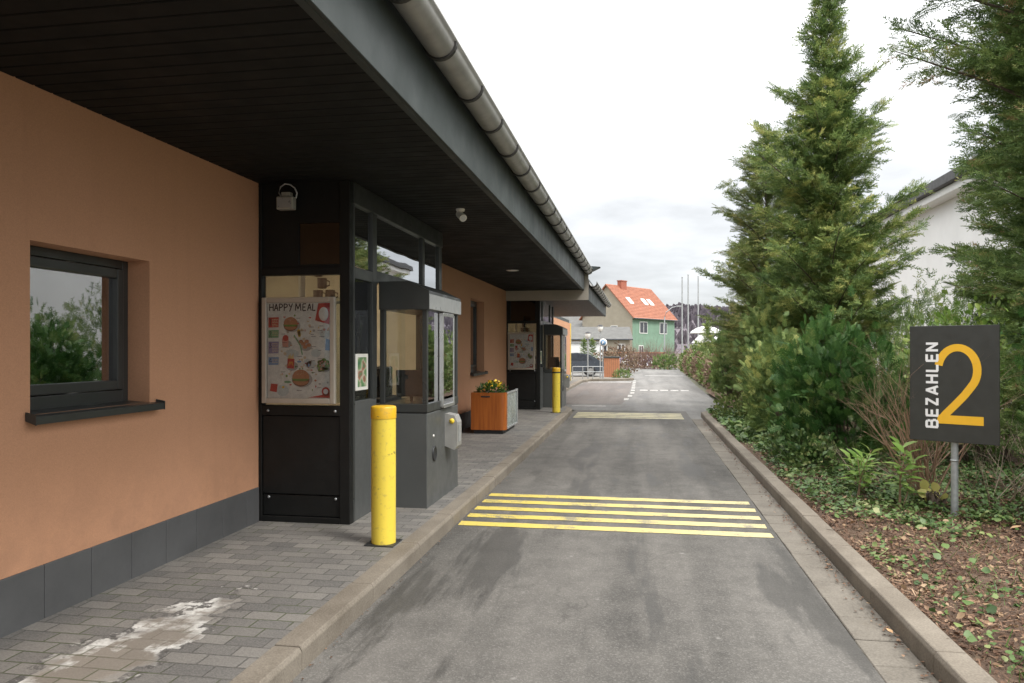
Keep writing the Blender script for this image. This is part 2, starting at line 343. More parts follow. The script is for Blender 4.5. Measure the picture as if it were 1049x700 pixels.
M['conifer_dark']=leafmat('dark_conifer_sprays',[(0,(.04,.075,.03)),(.4,(.11,.18,.055)),(.75,(.20,.28,.085)),(.93,(.32,.35,.13)),(1,(.5,.32,.19))],.24,.6,1.5)
M['thuja']=leafmat('bright_green_sprays',[(0,(.02,.06,.014)),(.4,(.045,.12,.028)),(.75,(.10,.205,.05)),(1,(.28,.34,.11))],.26,.5,1.8)
M['laurel']=leafmat('glossy_laurel_leaves',[(0,(0.069,0.138,0.023)),(.5,(0.149,0.253,0.046)),(1,(0.345,0.414,0.115))],.25,.3,2)
M['redhedge']=leafmat('reddish_brown_hedge_leaves',[(0,(.07,.045,.03)),(.5,(.17,.115,.08)),(1,(.30,.23,.15))],.2,.7,1.5)
M['greenhedge']=leafmat('hedge_leaves',[(0,(.05,.08,.02)),(.5,(.12,.17,.045)),(1,(.25,.27,.10))],.2,.6,1)
M['bark']=simple('grey_brown_bark',(.10,.075,.055),.9,var=.35,scale=14,bmp=.8,bscale=30)
M['twig']=simple('bare_brown_twigs',(.34,.22,.15),.8,var=.3,scale=5)
M['twigfar']=simple('reddish_bare_twigs',(.20,.12,.095),.8,var=.3,scale=2)
M['deadtwig']=simple('grey_dead_twigs',(.32,.25,.19),.85,var=.3,scale=8)
M['petal']=simple('yellow_petals',(.85,.60,.05),.5,var=.12,scale=40)
M['yleaf']=leafmat('yellow_fallen_leaves',[(0,(.45,.42,.10)),(1,(.75,.70,.28))],.25,.5,3)
# ---------------------------------------------------------------- ground and road
def struct(o): o['kind']='structure'; return o
def gsheet(name,poly,z,mat): 
    return struct(MB().add([(x,y,z) for x,y in poly],[tuple(range(len(poly)))]).build(name,mat))
gsheet('ground',[(-900,-300),(900,-300),(900,1500),(-900,1500)],-.03,M['land'])
gsheet('driveway',[(-1.7,-8),(1.16,-8),(1.16,19.6),(-1.7,19.6)],0,M['asphalt'])
gsheet('road',[(-2.72,19.6),(2.35,19.6),(2.3,24),(2.5,36),(2.85,50),(3.3,78),(-12,78),(-12,40),(-2.72,40)],0,M['asphalt2'])
gsheet('side_lane',[(-2.7,21.6),(-.55,21.6),(-.42,23.6),(-.34,36.9),(-2.62,36.9)],.004,M['asphalt3'])
gsheet('road_shoulder',[(1.16,17.4),(2.35,17.4),(2.35,19.6),(1.16,19.6)],.002,M['asphalt2'])
def stripe(mb,x0,x1,y0,y1,z,seg=28,jit=.006):
    top=[];bot=[]
    for i in range(seg+1):
        x=x0+(x1-x0)*i/seg; top.append((x+random.uniform(-.01,.01)*(i in (0,seg)),y1+random.uniform(-jit,jit),z)); bot.append((x,y0+random.uniform(-jit,jit),z))
    mb.add(bot+top,[(i,i+1,seg+2+i,seg+1+i) for i in range(seg)])
mb=MB()
for k,y in enumerate([6.57,6.9,7.235,7.58,7.92]): stripe(mb,-1.63,1.125+random.uniform(-.01,.01),y,y+.155,.004)
tag(mb.build('yellow_road_marking',M['paint_y']),kind='structure')
mb=MB()
for k,y in enumerate([17.35,17.75,18.15,18.55]): stripe(mb,-1.55,1.0,y,y+.30,.004)
tag(mb.build('faded_yellow_road_marking',M['paint_yw']),kind='structure')
mb=MB()
for k in range(9):
    y=23.5+k*1.75; stripe(mb,-.5+.16*min(1,k*.6),-.36+.16*min(1,k*.6),y,y+.95,.008,4)
for k in range(5): stripe(mb,0+k*.39,.30+k*.39,29.1,29.75,.004,4)
stripe(mb,-2.5,-.42,36.1,36.6,.008,8); stripe(mb,-1.9,-.95,20.9,21.1,.004,8); stripe(mb,.3,2.6,45.5,46.0,.004,8)
tag(mb.build('white_road_marking',M['paint_w']),kind='structure')
# gutter slabs on the right
mb=MB(); y=-6
while y<17.3:
    dz=random.uniform(-.003,.003); mb.box(1.163+random.uniform(-.003,.003),1.417,y,y+.338,-.1,.006+dz); y+=.345
struct(mb.build('gutter_slab_strip',M['slab'],bev=.005,bseg=1))
def kerbstones(pts,w,mat,name,side=1,L_=1.0,h=.12):
    mb=MB()
    for a,b in zip(pts[:-1],pts[1:]):
        a=Vector(a+(0,)); b=Vector(b+(0,)); d=(b-a); n=max(1,round(d.length/L_)); d/=n
        nn=Vector((-d.y,d.x,0)).normalized()*side
        for i in range(n):
            p=a+d*i+d.normalized()*.004; q=a+d*(i+1)-d.normalized()*.004; j=random.uniform(-.003,.003)
            ch=.022
            prof=[(0,-.12),(0,h-ch),(ch*.6,h),(w,h),(w,-.12)]
            vs=[(p+nn*u+Vector((0,0,z+j))) for u,z in prof]+[(q+nn*u+Vector((0,0,z+j))) for u,z in prof]
            mb.add(vs,[(k,(k+1)%5,5+(k+1)%5,5+k) for k in range(5)]+[(4,3,2,1,0),(5,6,7,8,9)])
    return struct(mb.build(name,mat,bev=.004,bseg=1))
kerbstones([(-1.655,-5.54),(-1.655,18.46),(-1.75,19.0),(-2.0,19.45),(-2.6,19.8),(-3.2,20)],.15,M['kerb'],'kerb',1)
kerbstones([(1.42,18.0),(1.42,-6.1)],.15,M['kerb'],'kerb',1)
kerbstones([(2.1,18.75),(1.65,18.6),(1.42,18.0)],.15,M['kerb'],'kerb',1,.5)
kerbstones([(-2.72,20.4),(-2.72,35.6),(-2.4,37.0),(-.6,38.2),(-.3,38.7),(-.5,39.6),(-6,40.4)],.18,M['kerb'],'kerb',1)
gsheet('pavement',[(-3.5,-6),(-1.8,-6),(-1.8,18.5),(-1.9,18.95),(-2.12,19.3),(-2.7,19.62),(-3.5,19.8)],.12,M['pavers'])
gsheet('pavement',[(-3.5,19.8),(-2.88,19.8),(-2.88,35.7),(-3.5,36)],.118,M['pavers'])
gsheet('traffic_island',[(-9,36),(-3.5,36),(-2.88,35.7),(-2.5,37.15),(-.7,38.35),(-.5,38.8),(-.6,39.4),(-6,40.2),(-9,40.2)],.118,M['slab'])
# planting bed with gentle relief
nx,ny=60,150; V=[];F=[]
from mathutils import noise as mn
def bedz(x,y):
    return .085+.05*min(1,max(0,(x-1.6)/1.2))+.05*mn.noise(Vector((x*1.3,y*1.3,0)))+.02*mn.noise(Vector((x*6,y*6,3)))*min(1,(x-1.55)*3)
for j in range(ny+1):
    for i in range(nx+1):
        x=1.56+(i/nx)**1.5*7.2; y=-4+j/ny*32
        if y>18.4: x=max(x,2.36+(i/nx)*6)
        V.append((x,y,bedz(x,y) if i else .07))
for j in range(ny):
    for i in range(nx): a=j*(nx+1)+i; F.append((a,a+1,a+nx+2,a+nx+1))
bed=struct(MB().add(V,F,True).build('planting_bed',M['soil'],recalc=False))
gsheet('verge',[(2.6,27.9),(8.8,27.9),(9,80),(3.5,80),(3,50)],.02,M['soil'])
# ---------------------------------------------------------------- restaurant building
WX=-3.24
B=thing('restaurant_building','long single storey restaurant with orange plaster wall and deep dark canopy','building',(WX,5.9,0))
B.location=(0,0,0)
def wallgrid(mb,y0,y1,z0,z1,holes,xa,xb):
    ys=sorted({y0,y1}|{h[0] for h in holes}|{h[1] for h in holes}); zs=sorted({z0,z1}|{h[2] for h in holes}|{h[3] for h in holes})
    for i in range(len(ys)-1):
        for j in range(len(zs)-1):
            cy=(ys[i]+ys[i+1])/2; cz=(zs[j]+zs[j+1])/2
            if any(h[0]<cy<h[1] and h[2]<cz<h[3] for h in holes): continue
            mb.box(xa,xb,ys[i],ys[i+1],zs[j],zs[j+1])
def wseg(*a):
    mb=MB(); wallgrid(mb,*a); mb.build('wall',M['plaster'],B)
wseg(-6,5.93,.12,3.05,[(3.50,4.49,1.245,2.19)],WX-.36,WX)
wseg(8.88,18.0,.12,3.05,[(14.06,15.34,1.13,2.6)],WX-.36,WX)
wseg(20.95,35,.12,2.82,[(26.6,27.8,1.2,2.2)],WX-.36,WX)
MB().box(-12,WX-.36,34.6,34.96,.1,2.85).build('end_wall',M['plaster'],B)
MB().box(WX-.06,WX+.02,34.99,35.17,.12,2.82).build('corner_trim',M['yellow'],B)
def plinth(y0,y1):
    mb=MB(); y=y0
    while y<y1-.02:
        e=min(y+.355,y1); mb.box(WX-.02,WX+.014,y+.002,e-.002,.10,.415); y+=.355
    mb.build('plinth',M['plinth'],B,bev=.003,bseg=1)
plinth(-6,5.92); plinth(8.89,17.99); plinth(20.96,34.98)
# soffit boards, fascia, roof
def canopy(y0,y1,z,xf,pitch,mat,fh=.45,gx=-1.235):
    mb=MB(); y=y0
    while y<y1-.01:
        e=min(y+pitch,y1); mb.box(WX-.3,xf-.004,y+.005,e-.005,z,z+.02); y+=pitch
    mb.build('soffit',mat,B,bev=.004,bseg=1)
    MB().box(WX-.3,xf-.004,y0,y1,z+.021,z+.05).build('soffit_backing',M['dark'],B)
    mb=MB(); mb.box(xf-.0,xf+.022,y0,y1,z-.012,z+fh); mb.box(xf-.045,xf-.001,y0,y1,z-.014,z-.002)
    mb.build('fascia',M['fascia'],B,bev=.003,bseg=1)
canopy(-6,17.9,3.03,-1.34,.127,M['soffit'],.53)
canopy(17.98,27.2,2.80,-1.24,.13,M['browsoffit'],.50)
MB().box(-3.24,-1.222,17.915,17.97,2.79,3.5).build('end_board',M['beigefascia'],B)
mb=MB().prism([(-1.31,3.60),(-7,5.2),(-12.7,3.5),(-12.7,3.45),(-1.31,3.562)],'y',-6,17.9)
mb.build('roof',M['fascia'],B)
MB().prism([(-1.21,3.25),(-7,4.9),(-12.7,3.3),(-12.7,3.2),(-1.21,3.2)],'y',17.98,27.2).build('roof',M['fascia'],B)
MB().box(-12,-3.3,27.25,35.1,2.83,2.98).build('flat_roof',M['fascia'],B)
MB().prism([(-1.36,3.60),(-.93,3.56),(-1.12,3.47),(-1.36,3.48)],'y',17.7,18.0).build('roof_verge',M['fascia'],B)
def gutter(cx,cz,r,y0,y1,sp):
    n=12; vo=[];fs=[]
    ang=[math.pi+ math.pi*k/n for k in range(n+1)]
    prof=[(cx+r*math.cos(a),cz+r*math.sin(a)) for a in ang]; prof=[(prof[0][0],cz+.03)]+prof
    prof+= [(cx+r+.012,cz+.008),(cx+r+.012,cz+.024),(cx+r-.004,cz+.022)]
    inner=[(cx+(x-cx)*.965,cz+(z-cz)*.965+.002) for x,z in prof[::-1]]
    g=MB().prism(prof+inner,'y',y0,y1).build('gutter',M['zinc'],B)
    for p in g.data.polygons: p.use_smooth=abs(p.normal.y)<.5
    y=y0+.2; first=None
    while y<y1:
        if first is None:
            rr=r+.013; pr=[(cx+rr*math.cos(a),cz+rr*math.sin(a)) for a in ang]; pi_=[(cx+(rr-.014)*math.cos(a),cz+(rr-.014)*math.sin(a)) for a in ang[::-1]]
            o=MB().prism(pr+pi_,'y',-.017,.017).build('gutter_bracket',M['band'],g); first=o; o.location=(0,y,0)
        else:
            o=first.copy(); COL.objects.link(o); o.parent=g; o.location=(0,y,0)
        y+=sp
    MB().prism([(cx+r*math.cos(a),cz+r*math.sin(a)) for a in ang],'y',y1,y1+.012).build('gutter_end_cap',M['zinc'],g)
    return g
gutter(-1.215,3.49,.095,-5.9,17.92,.78)
gutter(-1.12,3.21,.09,18.0,27.25,.78)
# windows in the wall
def wall_window(y0,y1,z0,z1,blind=True,depth=.16):
    x=WX-depth; fw=.055
    mb=MB(); 
    for a in ((y0,y0+fw,z0,z1),(y1-fw,y1,z0,z1)): mb.box(x-.07,x,a[0],a[1],a[2],a[3])
    mb.box(x-.07,x,y0+fw,y1-fw,z1-fw,z1); mb.box(x-.07,x,y0+fw,y1-fw,z0,z0+fw+.03)
    f=mb.build('window',M['anthracite'],B,bev=.004)
    mb=MB(); a,b,c_,d=y0+fw+.006,y1-fw-.006,z0+fw+.036,z1-fw-.006; s=.06
    mb.box(x-.055,x+.014,a,a+s,c_,d); mb.box(x-.055,x+.014,b-s,b,c_,d); mb.box(x-.055,x+.014,a+s,b-s,c_,c_+s); mb.box(x-.055,x+.014,a+s,b-s,d-s,d)
    mb.build('sash',M['anthracite'],f,bev=.006)
    MB().box(x-.03,x-.02,a+s,b-s,c_+s,d-s).build('pane',M['glassw'],f)
    mb=MB(); z=c_+s
    top=c_+(d-c_)*.62 if blind else c_
    while z<top: 
        mb.quad((x-.085,a,z),(x-.085,b,z),(x-.062,b,z+.014),(x-.062,a,z+.014)); z+=.03
    if blind: mb.build('blind',M['blind'],f,recalc=False)
    MB().box(x-.6,x-.5,a-.1,b+.1,c_-.1,d+.1).build('dark_room',M['dark'],f)
    yl,yr=y0-.03,y1+.06
    mb=MB().prism([(x+.0,z0+.012),(WX+.065,z0-.006),(WX+.065,z0-.05),(WX+.058,z0-.05),(WX+.058,z0-.014),(x+.0,z0+.004)],'y',yl,yr)
    mb.prism([(WX+.004,z0-.03),(WX+.07,z0-.053),(WX+.07,z0+.006),(WX+.004,z0+.018)],'y',yl-.006,yl); mb.prism([(WX+.004,z0-.03),(WX+.07,z0-.053),(WX+.07,z0+.006),(WX+.004,z0+.018)],'y',yr,yr+.006)
    # part of the slab sits inside the reveal
    mb.build('sill',M['anthracite'],f,bev=.0015,bseg=1)
wall_window(3.50,4.49,1.245,2.19)
wall_window(14.06,15.34,1.13,2.6,False)
wall_window(26.6,27.8,1.2,2.2,False,.08)
# ---------------------------------------------------------------- service booths
GR='service booths along the wall'
warm=bpy.data.materials.new('warm_ceiling_lamp'); warm.use_nodes=True
warm.node_tree.nodes['Principled BSDF'].inputs['Emission Color'].default_value=(1,.80,.54,1); warm.node_tree.nodes['Principled BSDF'].inputs['Emission Strength'].default_value=12
def booth(label,upper,rear=True):
    T=thing('service_booth',label,'booth',(-2.41,5.93,0),0,GR)
    x0,x1=-.83,0.0; zt=3.028
    blk=M['black']; ag=M['anthracite']
    # front frame
    mb=MB(); mb.box(-.09,0,0,.08,.12,zt); mb.box(x0,x0+.03,0,.08,.12,zt)
    mb.box(x0+.03,-.09,.0,.08,.12,.17); mb.box(x0+.03,-.09,0,.08,1.035,1.12); mb.box(x0+.03,-.09,0,.08,2.235,2.30)
    mb.build('front_frame',blk,T,bev=.004)
    lp=MB().box(x0+.034,-.094,.012,.05,.36,1.03).build('lower_panel',blk,T,bev=.006)
    mb=MB(); mb.box(x0+.034,-.094,.018,.05,.175,.352); mb.build('kick_panel',blk,T,bev=.004)
    sc_=None
    for (x,z) in ((x0+.09,1.075),(-.13,1.075),(x0+.09,.33),(-.13,.33)):
        mb=MB(); mb.lathe([(.004,0),(.012,0),(.012,.006),(.004,.009)],n=10); o=mb.build('bolt',M['steel'],T); o.rotation_euler=(R(90),0,0); o.location=(x,.0 if z>1 else .014,z)
    ux0,ux1,uz0,uz1=upper
    mb=MB(); mb.box(x0+.03,ux0,.02,.06,2.30,zt); mb.box(ux0,ux1,.02,.06,uz1,zt)
    if uz0>2.301: mb.box(ux0,ux1,.02,.06,2.30,uz0)
    if ux1<-.091: mb.box(ux1,-.09,.02,.06,2.30,zt)
    mb.build('upper_panel',blk,T)
    MB().box(x0+.031,-.091,.052,.06,.13,1.115).build('light_stop_plate',M['dark'],T)  # black plate added so interior lamp light does not show through panel gaps
    MB().box(ux0,ux1,.035,.042,max(uz0,2.302),uz1).build('upper_pane',M['glassd'],T)
    MB().box(x0+.03,-.09,.035,.043,1.12,2.235).build('front_pane',M['glass'],T)
    # side frame towards the lane
    mb=MB()
    for (a,b) in ((.085,.12),(.55,.66),(2.13,2.22),(2.83,2.95)): mb.box(-.075,0,a,b,.12 if a<.3 or a>2.8 else 1.15,2.85)
    mb.box(-.075,.012,.081,2.95,2.85,zt); mb.box(-.075,0,.12,.55,2.21,2.31); mb.box(-.075,0,.66,2.13,2.22,2.33); mb.box(-.075,0,2.22,2.83,2.21,2.31)
    mb.build('side_frame',ag,T,bev=.004)
    MB().box(-.06,-.006,.12,.66,.12,1.15).build('side_panel',M['boothgrey'],T,bev=.003); MB().box(-.06,-.006,1.98,2.83,.12,1.15).build('side_panel',M['boothgrey'],T,bev=.003)
    MB().box(-.03,-.024,.12,.55,1.15,2.21).build('side_pane',M['glass'],T)
    MB().box(-.03,-.024,2.22,2.83,1.15,2.21).build('side_pane',M['glass'],T)
    for a,b in ((.12,.55),(.66,2.13),(2.22,2.83)): MB().box(-.03,-.024,a,b,2.32,2.85).build('transom_pane',M['glassr'],T)
    # small notice inside the side pane
    fr=MB(); y0n,y1n,z0n,z1n=.17,.46,1.24,1.56
    fr.box(-.022,-.012,y0n,y1n,z0n,z1n); o=fr.build('notice',M['whitepl'],T,bev=.002)
    MB().box(-.0115,-.0105,y0n+.04,y1n-.04,z0n+.03,z1n-.03).build('notice_print',M['greenprint'],o)
    # glazed bay with hatch
    bx=.46; y0,y1=.73,1.92
    mb=MB().box(-.05,bx,y0,y1,.11,1.0); base=mb.build('bay_base',M['boothgrey'],T,bev=.006)
    mb=MB().box(0.02,bx-.006,y0+.006,y1-.006,1.0,1.012); mb.build('bay_seam',M['dark'],T)
    mb=MB(); mb.box(-.05,bx+.004,y0-.004,y1+.004,1.012,1.09)
    for a,b,c_,d in ((bx-.045,bx,y0,y0+.05),(bx-.045,bx,y1-.05,y1),(.0,.05,y0,y0+.05),(.0,.05,y1-.05,y1)): mb.box(a,b,c_,d,1.09,1.97)
    mb.build('bay_frame',ag,T,bev=.004)
    mb=MB().prism([(0,1.97),(bx+.025,1.97),(bx+.025,1.975),(bx+.025,2.145),(bx-.16,2.235),(0,2.235)],'y',y0-.02,y1+.02); mb.build('bay_hood',ag,T,bev=.006)
    MB().box(bx+.026,bx+.032,y0-.018,y1+.018,1.975,2.115).build('bay_hood_trim',M['hoodgrey'],T,bev=.002)
    MB().box(.05,bx-.045,y0+.02,y0+.026,1.09,1.97).build('bay_side_pane',M['glassc'],T)
    MB().box(.05,bx-.045,y1-.026,y1-.02,1.09,1.97).build('bay_side_pane',M['glassc'],T)
    ym=y0+.50
    MB().box(bx-.022,bx-.016,y0+.05,ym,1.09,1.97).build('hatch_pane',M['glassr'],T)
    MB().box(bx-.022,bx-.016,ym+.22,y1-.05,1.09,1.97).build('hatch_pane',M['glassr'],T)
    MB().box(bx+.018,bx+.024,ym+.0,ym+.40,1.05,1.93).build('sliding_hatch_pane',M['glassr'],T)
    mb=MB(); mb.box(bx-.01,bx+.03,ym-.035,ym,1.03,1.96); mb.box(bx+.01,bx+.03,ym+.4,ym+.425,1.04,1.95); mb.box(bx+.002,bx+.03,ym,ym+.4,1.93,1.965); mb.box(bx+.002,bx+.034,ym,ym+.42,1.015,1.05); mb.box(bx-.03,bx-.01,ym+.185,ym+.22,1.09,1.97)
    mb.build('hatch_frame',M['alu'],T,bev=.003)
    # vent, button and payment box on the bay
    mb=MB().lathe([(.075,0),(.075,.012),(.06,.016),(.055,.008),(0.001,.008)],n=24); o=mb.build('round_vent',M['dark'],base); o.rotation_euler=(0,R(90),0); o.location=(bx,y0+.24,.60)
    o.scale=(1,.85,1)
    mb=MB().lathe([(.014,0),(.014,.006),(.001,.009)],n=12); o=mb.build('button',M['whitepl'],base); o.rotation_euler=(0,R(90),0); o.location=(bx,y0+.22,.77)
    pb=MB().prism([(bx,.62),(bx+.10,.58),(bx+.13,.62),(bx+.13,.86),(bx+.10,.93),(bx,.95)],'y',y0+.64,y0+.82).build('payment_box',M['zinc'],base,bev=.006)
    MB().box(bx+.131,bx+.136,y0+.68,y0+.78,.66,.83).build('payment_slot_plate',M['hoodgrey'],base)
    mb=MB().lathe([(.026,0),(.026,.008),(.001,.012)],n=16); o=mb.build('yellow_light',M['petal'],base); o.location=(bx+.075,y0+.639,.875); o.rotation_euler=(R(90),0,0)
    # interior shell (open towards the panes)
    xi=-2.6
    mb=MB(); mb.box(xi,xi+.05,-.0,2.95,.1,3.0); mb.box(xi+.05,-.835,-.02,.03,.1,3.0); mb.box(xi+.05,-.08,2.9,2.95,.1,3.0); mb.build('interior_wall',M['beige'],T)
    MB().box(xi,-.08,.09,2.9,2.96,3.0).build('interior_ceiling',M['beige'],T)
    MB().box(xi+.05,-.01,.03,2.9,.1,.13).build('interior_floor',M['slab'],T)
    MB().box(-1.5,-.7,.5,1.1,2.93,2.955).build('ceiling_lamp',warm,T)
    # transom ledge, counter
    MB().box(-.35,bx-.05,y0+.055,y1-.055,1.02,1.05).build('counter',M['dark'],T)
    return T
def pr(name,col): M[name]=simple(name,col,.45,var=.12,scale=30); return M[name]
m,t,b=newmat('greenish_notice_print'); t.links.new(ramp(t,noise(t,7,2),[(.36,(.05,.16,.08)),(.46,(.16,.28,.12)),(.52,(.5,.48,.38)),(.58,(.32,.12,.08)),(.66,(.08,.2,.1))]),b.inputs['Base Color']); M['greenprint']=m; pr('pale_print',(.62,.55,.42)); pr('sheet',(.88,.89,.83)); pr('bun',(.56,.25,.12)); pr('patty',(.20,.08,.04)); pr('saladgreen',(.16,.32,.06))
pr('postshade',(.45,.45,.42)); pr('ptint',(.66,.74,.72)); pr('pred',(.60,.05,.04)); pr('pgreen',(.20,.46,.24)); pr('pviolet',(.32,.30,.50)); pr('pblue',(.22,.40,.65)); pr('pyellow',(.85,.55,.05)); pr('pcream',(.75,.62,.42)); pr('ppink',(.70,.35,.28))
b1=booth('nearer dark service booth with a glazed bay, right behind the closer yellow bollard',(-.47,-.10,2.325,2.68))
b2=booth('farther dark service booth with lit interior strip standing beyond the orange planter',(-.73,-.12,2.302,2.80))
b2.location=(-2.41,18.0,0)
# till inside each booth, standing on the counter
M['blackp']=simple('satin_black',(.03,.03,.032),.3)
def till(loc,label):
    T=thing('till',label,'till',loc,R(25))
    MB().box(-.09,.09,-.07,.07,0,.012).build('stand',M['dark'],T); MB().tube([(0,0,.01),(0,.01,.13)],.014).build('stand_post',M['dark'],T)
    o=MB().box(-.15,.15,-.02,.02,-.13,.13).build('screen',M['dark'],T,bev=.006); o.location=(0,-.02,.22); o.rotation_euler=(R(-15),0,0)
    MB().box(-.12,.12,-.16,-.08,0,.02).build('keypad',M['blind'],T,bev=.004); return T
t1=till((-2.2,6.98,1.05),'black till screen on the counter inside the nearer booth bay')
t2=till((-2.2,19.05,1.05),'black till screen on the counter inside the farther booth bay')
for lab,loc in (('stack of white paper cups by the window of the nearer booth',(-2.08,7.35,1.05)),('stack of white paper cups by the window of the farther booth',(-2.08,19.4,1.05))):
    T=thing('cup_stack',lab,'cups',loc); mb=MB()
    MB().lathe([(.03,0),(.04,.1)],n=14).build('bottom_cup',M['whitepl'],T)
    mb=MB()
    for k in range(7): mb.lathe([(.037,.1+k*.018),(.041,.117+k*.018)],n=14)
    mb.build('nested_rims',M['whitepl'],T)
for lab,loc in (('squat black coffee station beside the till in the nearer booth',(-2.62,7.1,.13)),('squat black coffee station beside the till in the farther booth',(-2.62,19.17,.13))):
    T=thing('coffee_station',lab,'machine',loc); MB().box(-.2,.2,-.25,.25,0,1.0).build('cabinet',M['dark'],T,bev=.01); MB().box(-.14,.14,-.15,.15,1.002,1.30).build('machine_body',M['blackp'],T,bev=.02); MB().box(-.08,.08,-.17,-.152,1.1,1.22).build('front_plate',M['steel'],T)
for lab,x_,y_ in (('dark mugs hanging from a wall shelf seen above the nearer poster',-2.98,6.45),('dark mugs hanging from a wall shelf seen above the farther poster',-2.98,18.52)):
    T=thing('mug_rack',lab,'rack',(x_,y_,2.02)); MB().box(-.12,.34,-.05,.05,0,.02).build('shelf',M['steel'],T); MB().box(-.12,-.1,-.05,.05,0.021,.6).build('upright',M['blind'],T)
    for k,(dx,dz) in enumerate(((0,.30),(.04,.19),(.12,.08),(.0,.08))):
        o=MB().lathe([(.03,-.05),(.042,-.045),(.045,.045),(.04,.045),(.036,-.04),(.001,-.04)],n=14).build('mug',M['blackp'],T); o.location=(dx+.05,0,dz); h_=MB().tube([(.04,0,.025),(.072,0,.015),(.072,0,-.02),(.04,0,-.03)],.007,6).build('handle',M['blackp'],o)
for lab,yy in (('black office chair back seen through the pane of the nearer booth',7.7),('black office chair back seen through the pane of the farther booth',19.8)):
    T=thing('office_chair',lab,'chair',(-2.95,yy,.13))
    MB().box(-.22,.22,-.22,.22,.62,.69).build('seat',M['dark'],T,bev=.03)
    MB().box(-.21,.21,.19,.25,.75,1.25).build('backrest',M['dark'],T,bev=.03); MB().tube([(0,0,.05),(0,0,.62)],.03).build('column',M['steel'],T)
    mb=MB(); [mb.box(0,.28,-.02,.02,.03,.07,M=Matrix.Rotation(R(72*k),4,'Z')) for k in range(5)]; mb.build('base',M['dark'],T); mb=MB().box(-.02,.02,.21,.24,.64,.8); mb.build('back_bracket',M['dark'],T)
# ---------------------------------------------------------------- posters
def textmesh(name,s,size,mat,parent=None,offset=0,extrude=.0008,align='LEFT'):
    cu=bpy.data.curves.new(name,'FONT'); cu.body=s; cu.size=size; cu.offset=offset; cu.extrude=extrude; cu.align_x=align
    to=bpy.data.objects.new(name,cu); COL.objects.link(to)
    dg=bpy.context.evaluated_depsgraph_get(); me=bpy.data.meshes.new_from_object(to.evaluated_get(dg)); me.name=name
    me.materials.clear(); me.materials.append(mat)
    bpy.data.objects.remove(to); bpy.data.curves.remove(cu)
    o=bpy.data.objects.new(name,me); COL.objects.link(o)
    if parent: o.parent=parent
    return o
def fit(o,x0,x1,z0,z1,y,shear=0):     # text lies in XY -> stand it up facing -Y inside the box
    me=o.data; c=np.array([v.co[:] for v in me.vertices]); mn_,mx_=c.min(0),c.max(0)
    for v in me.vertices:
        u=(v.co.x-mn_[0])/(mx_[0]-mn_[0]); w=(v.co.y-mn_[1])/(mx_[1]-mn_[1])
        d=v.co.z; v.co=(x0+u*(x1-x0)+shear*w,y-d,z0+w*(z1-z0))
def disc(mb,cx,cz,rx,rz,y,a0=0,a1=360,n=20):
    pts=[(cx+rx*math.cos(R(a0+(a1-a0)*k/n)),y,cz+rz*math.sin(R(a0+(a1-a0)*k/n))) for k in range(n+(a1-a0<360))]
    mb.add(pts,[tuple(range(len(pts)))])
def ribbon(mb,pts,w,y):                # flat stroke in the XZ plane facing -Y
    P=[Vector((p[0],0,p[1])) for p in pts]; Lf=[];Rt=[]
    for i,p in enumerate(P):
        t_=(P[min(i+1,len(P)-1)]-P[max(i-1,0)]).normalized(); n_=Vector((-t_.z,0,t_.x))*w/2
        Lf.append((p+n_)+Vector((0,y,0))); Rt.append((p-n_)+Vector((0,y,0)))
    k=len(P); mb.add(Lf+Rt,[(i,i+1,k+i+1,k+i) for i in range(k-1)])
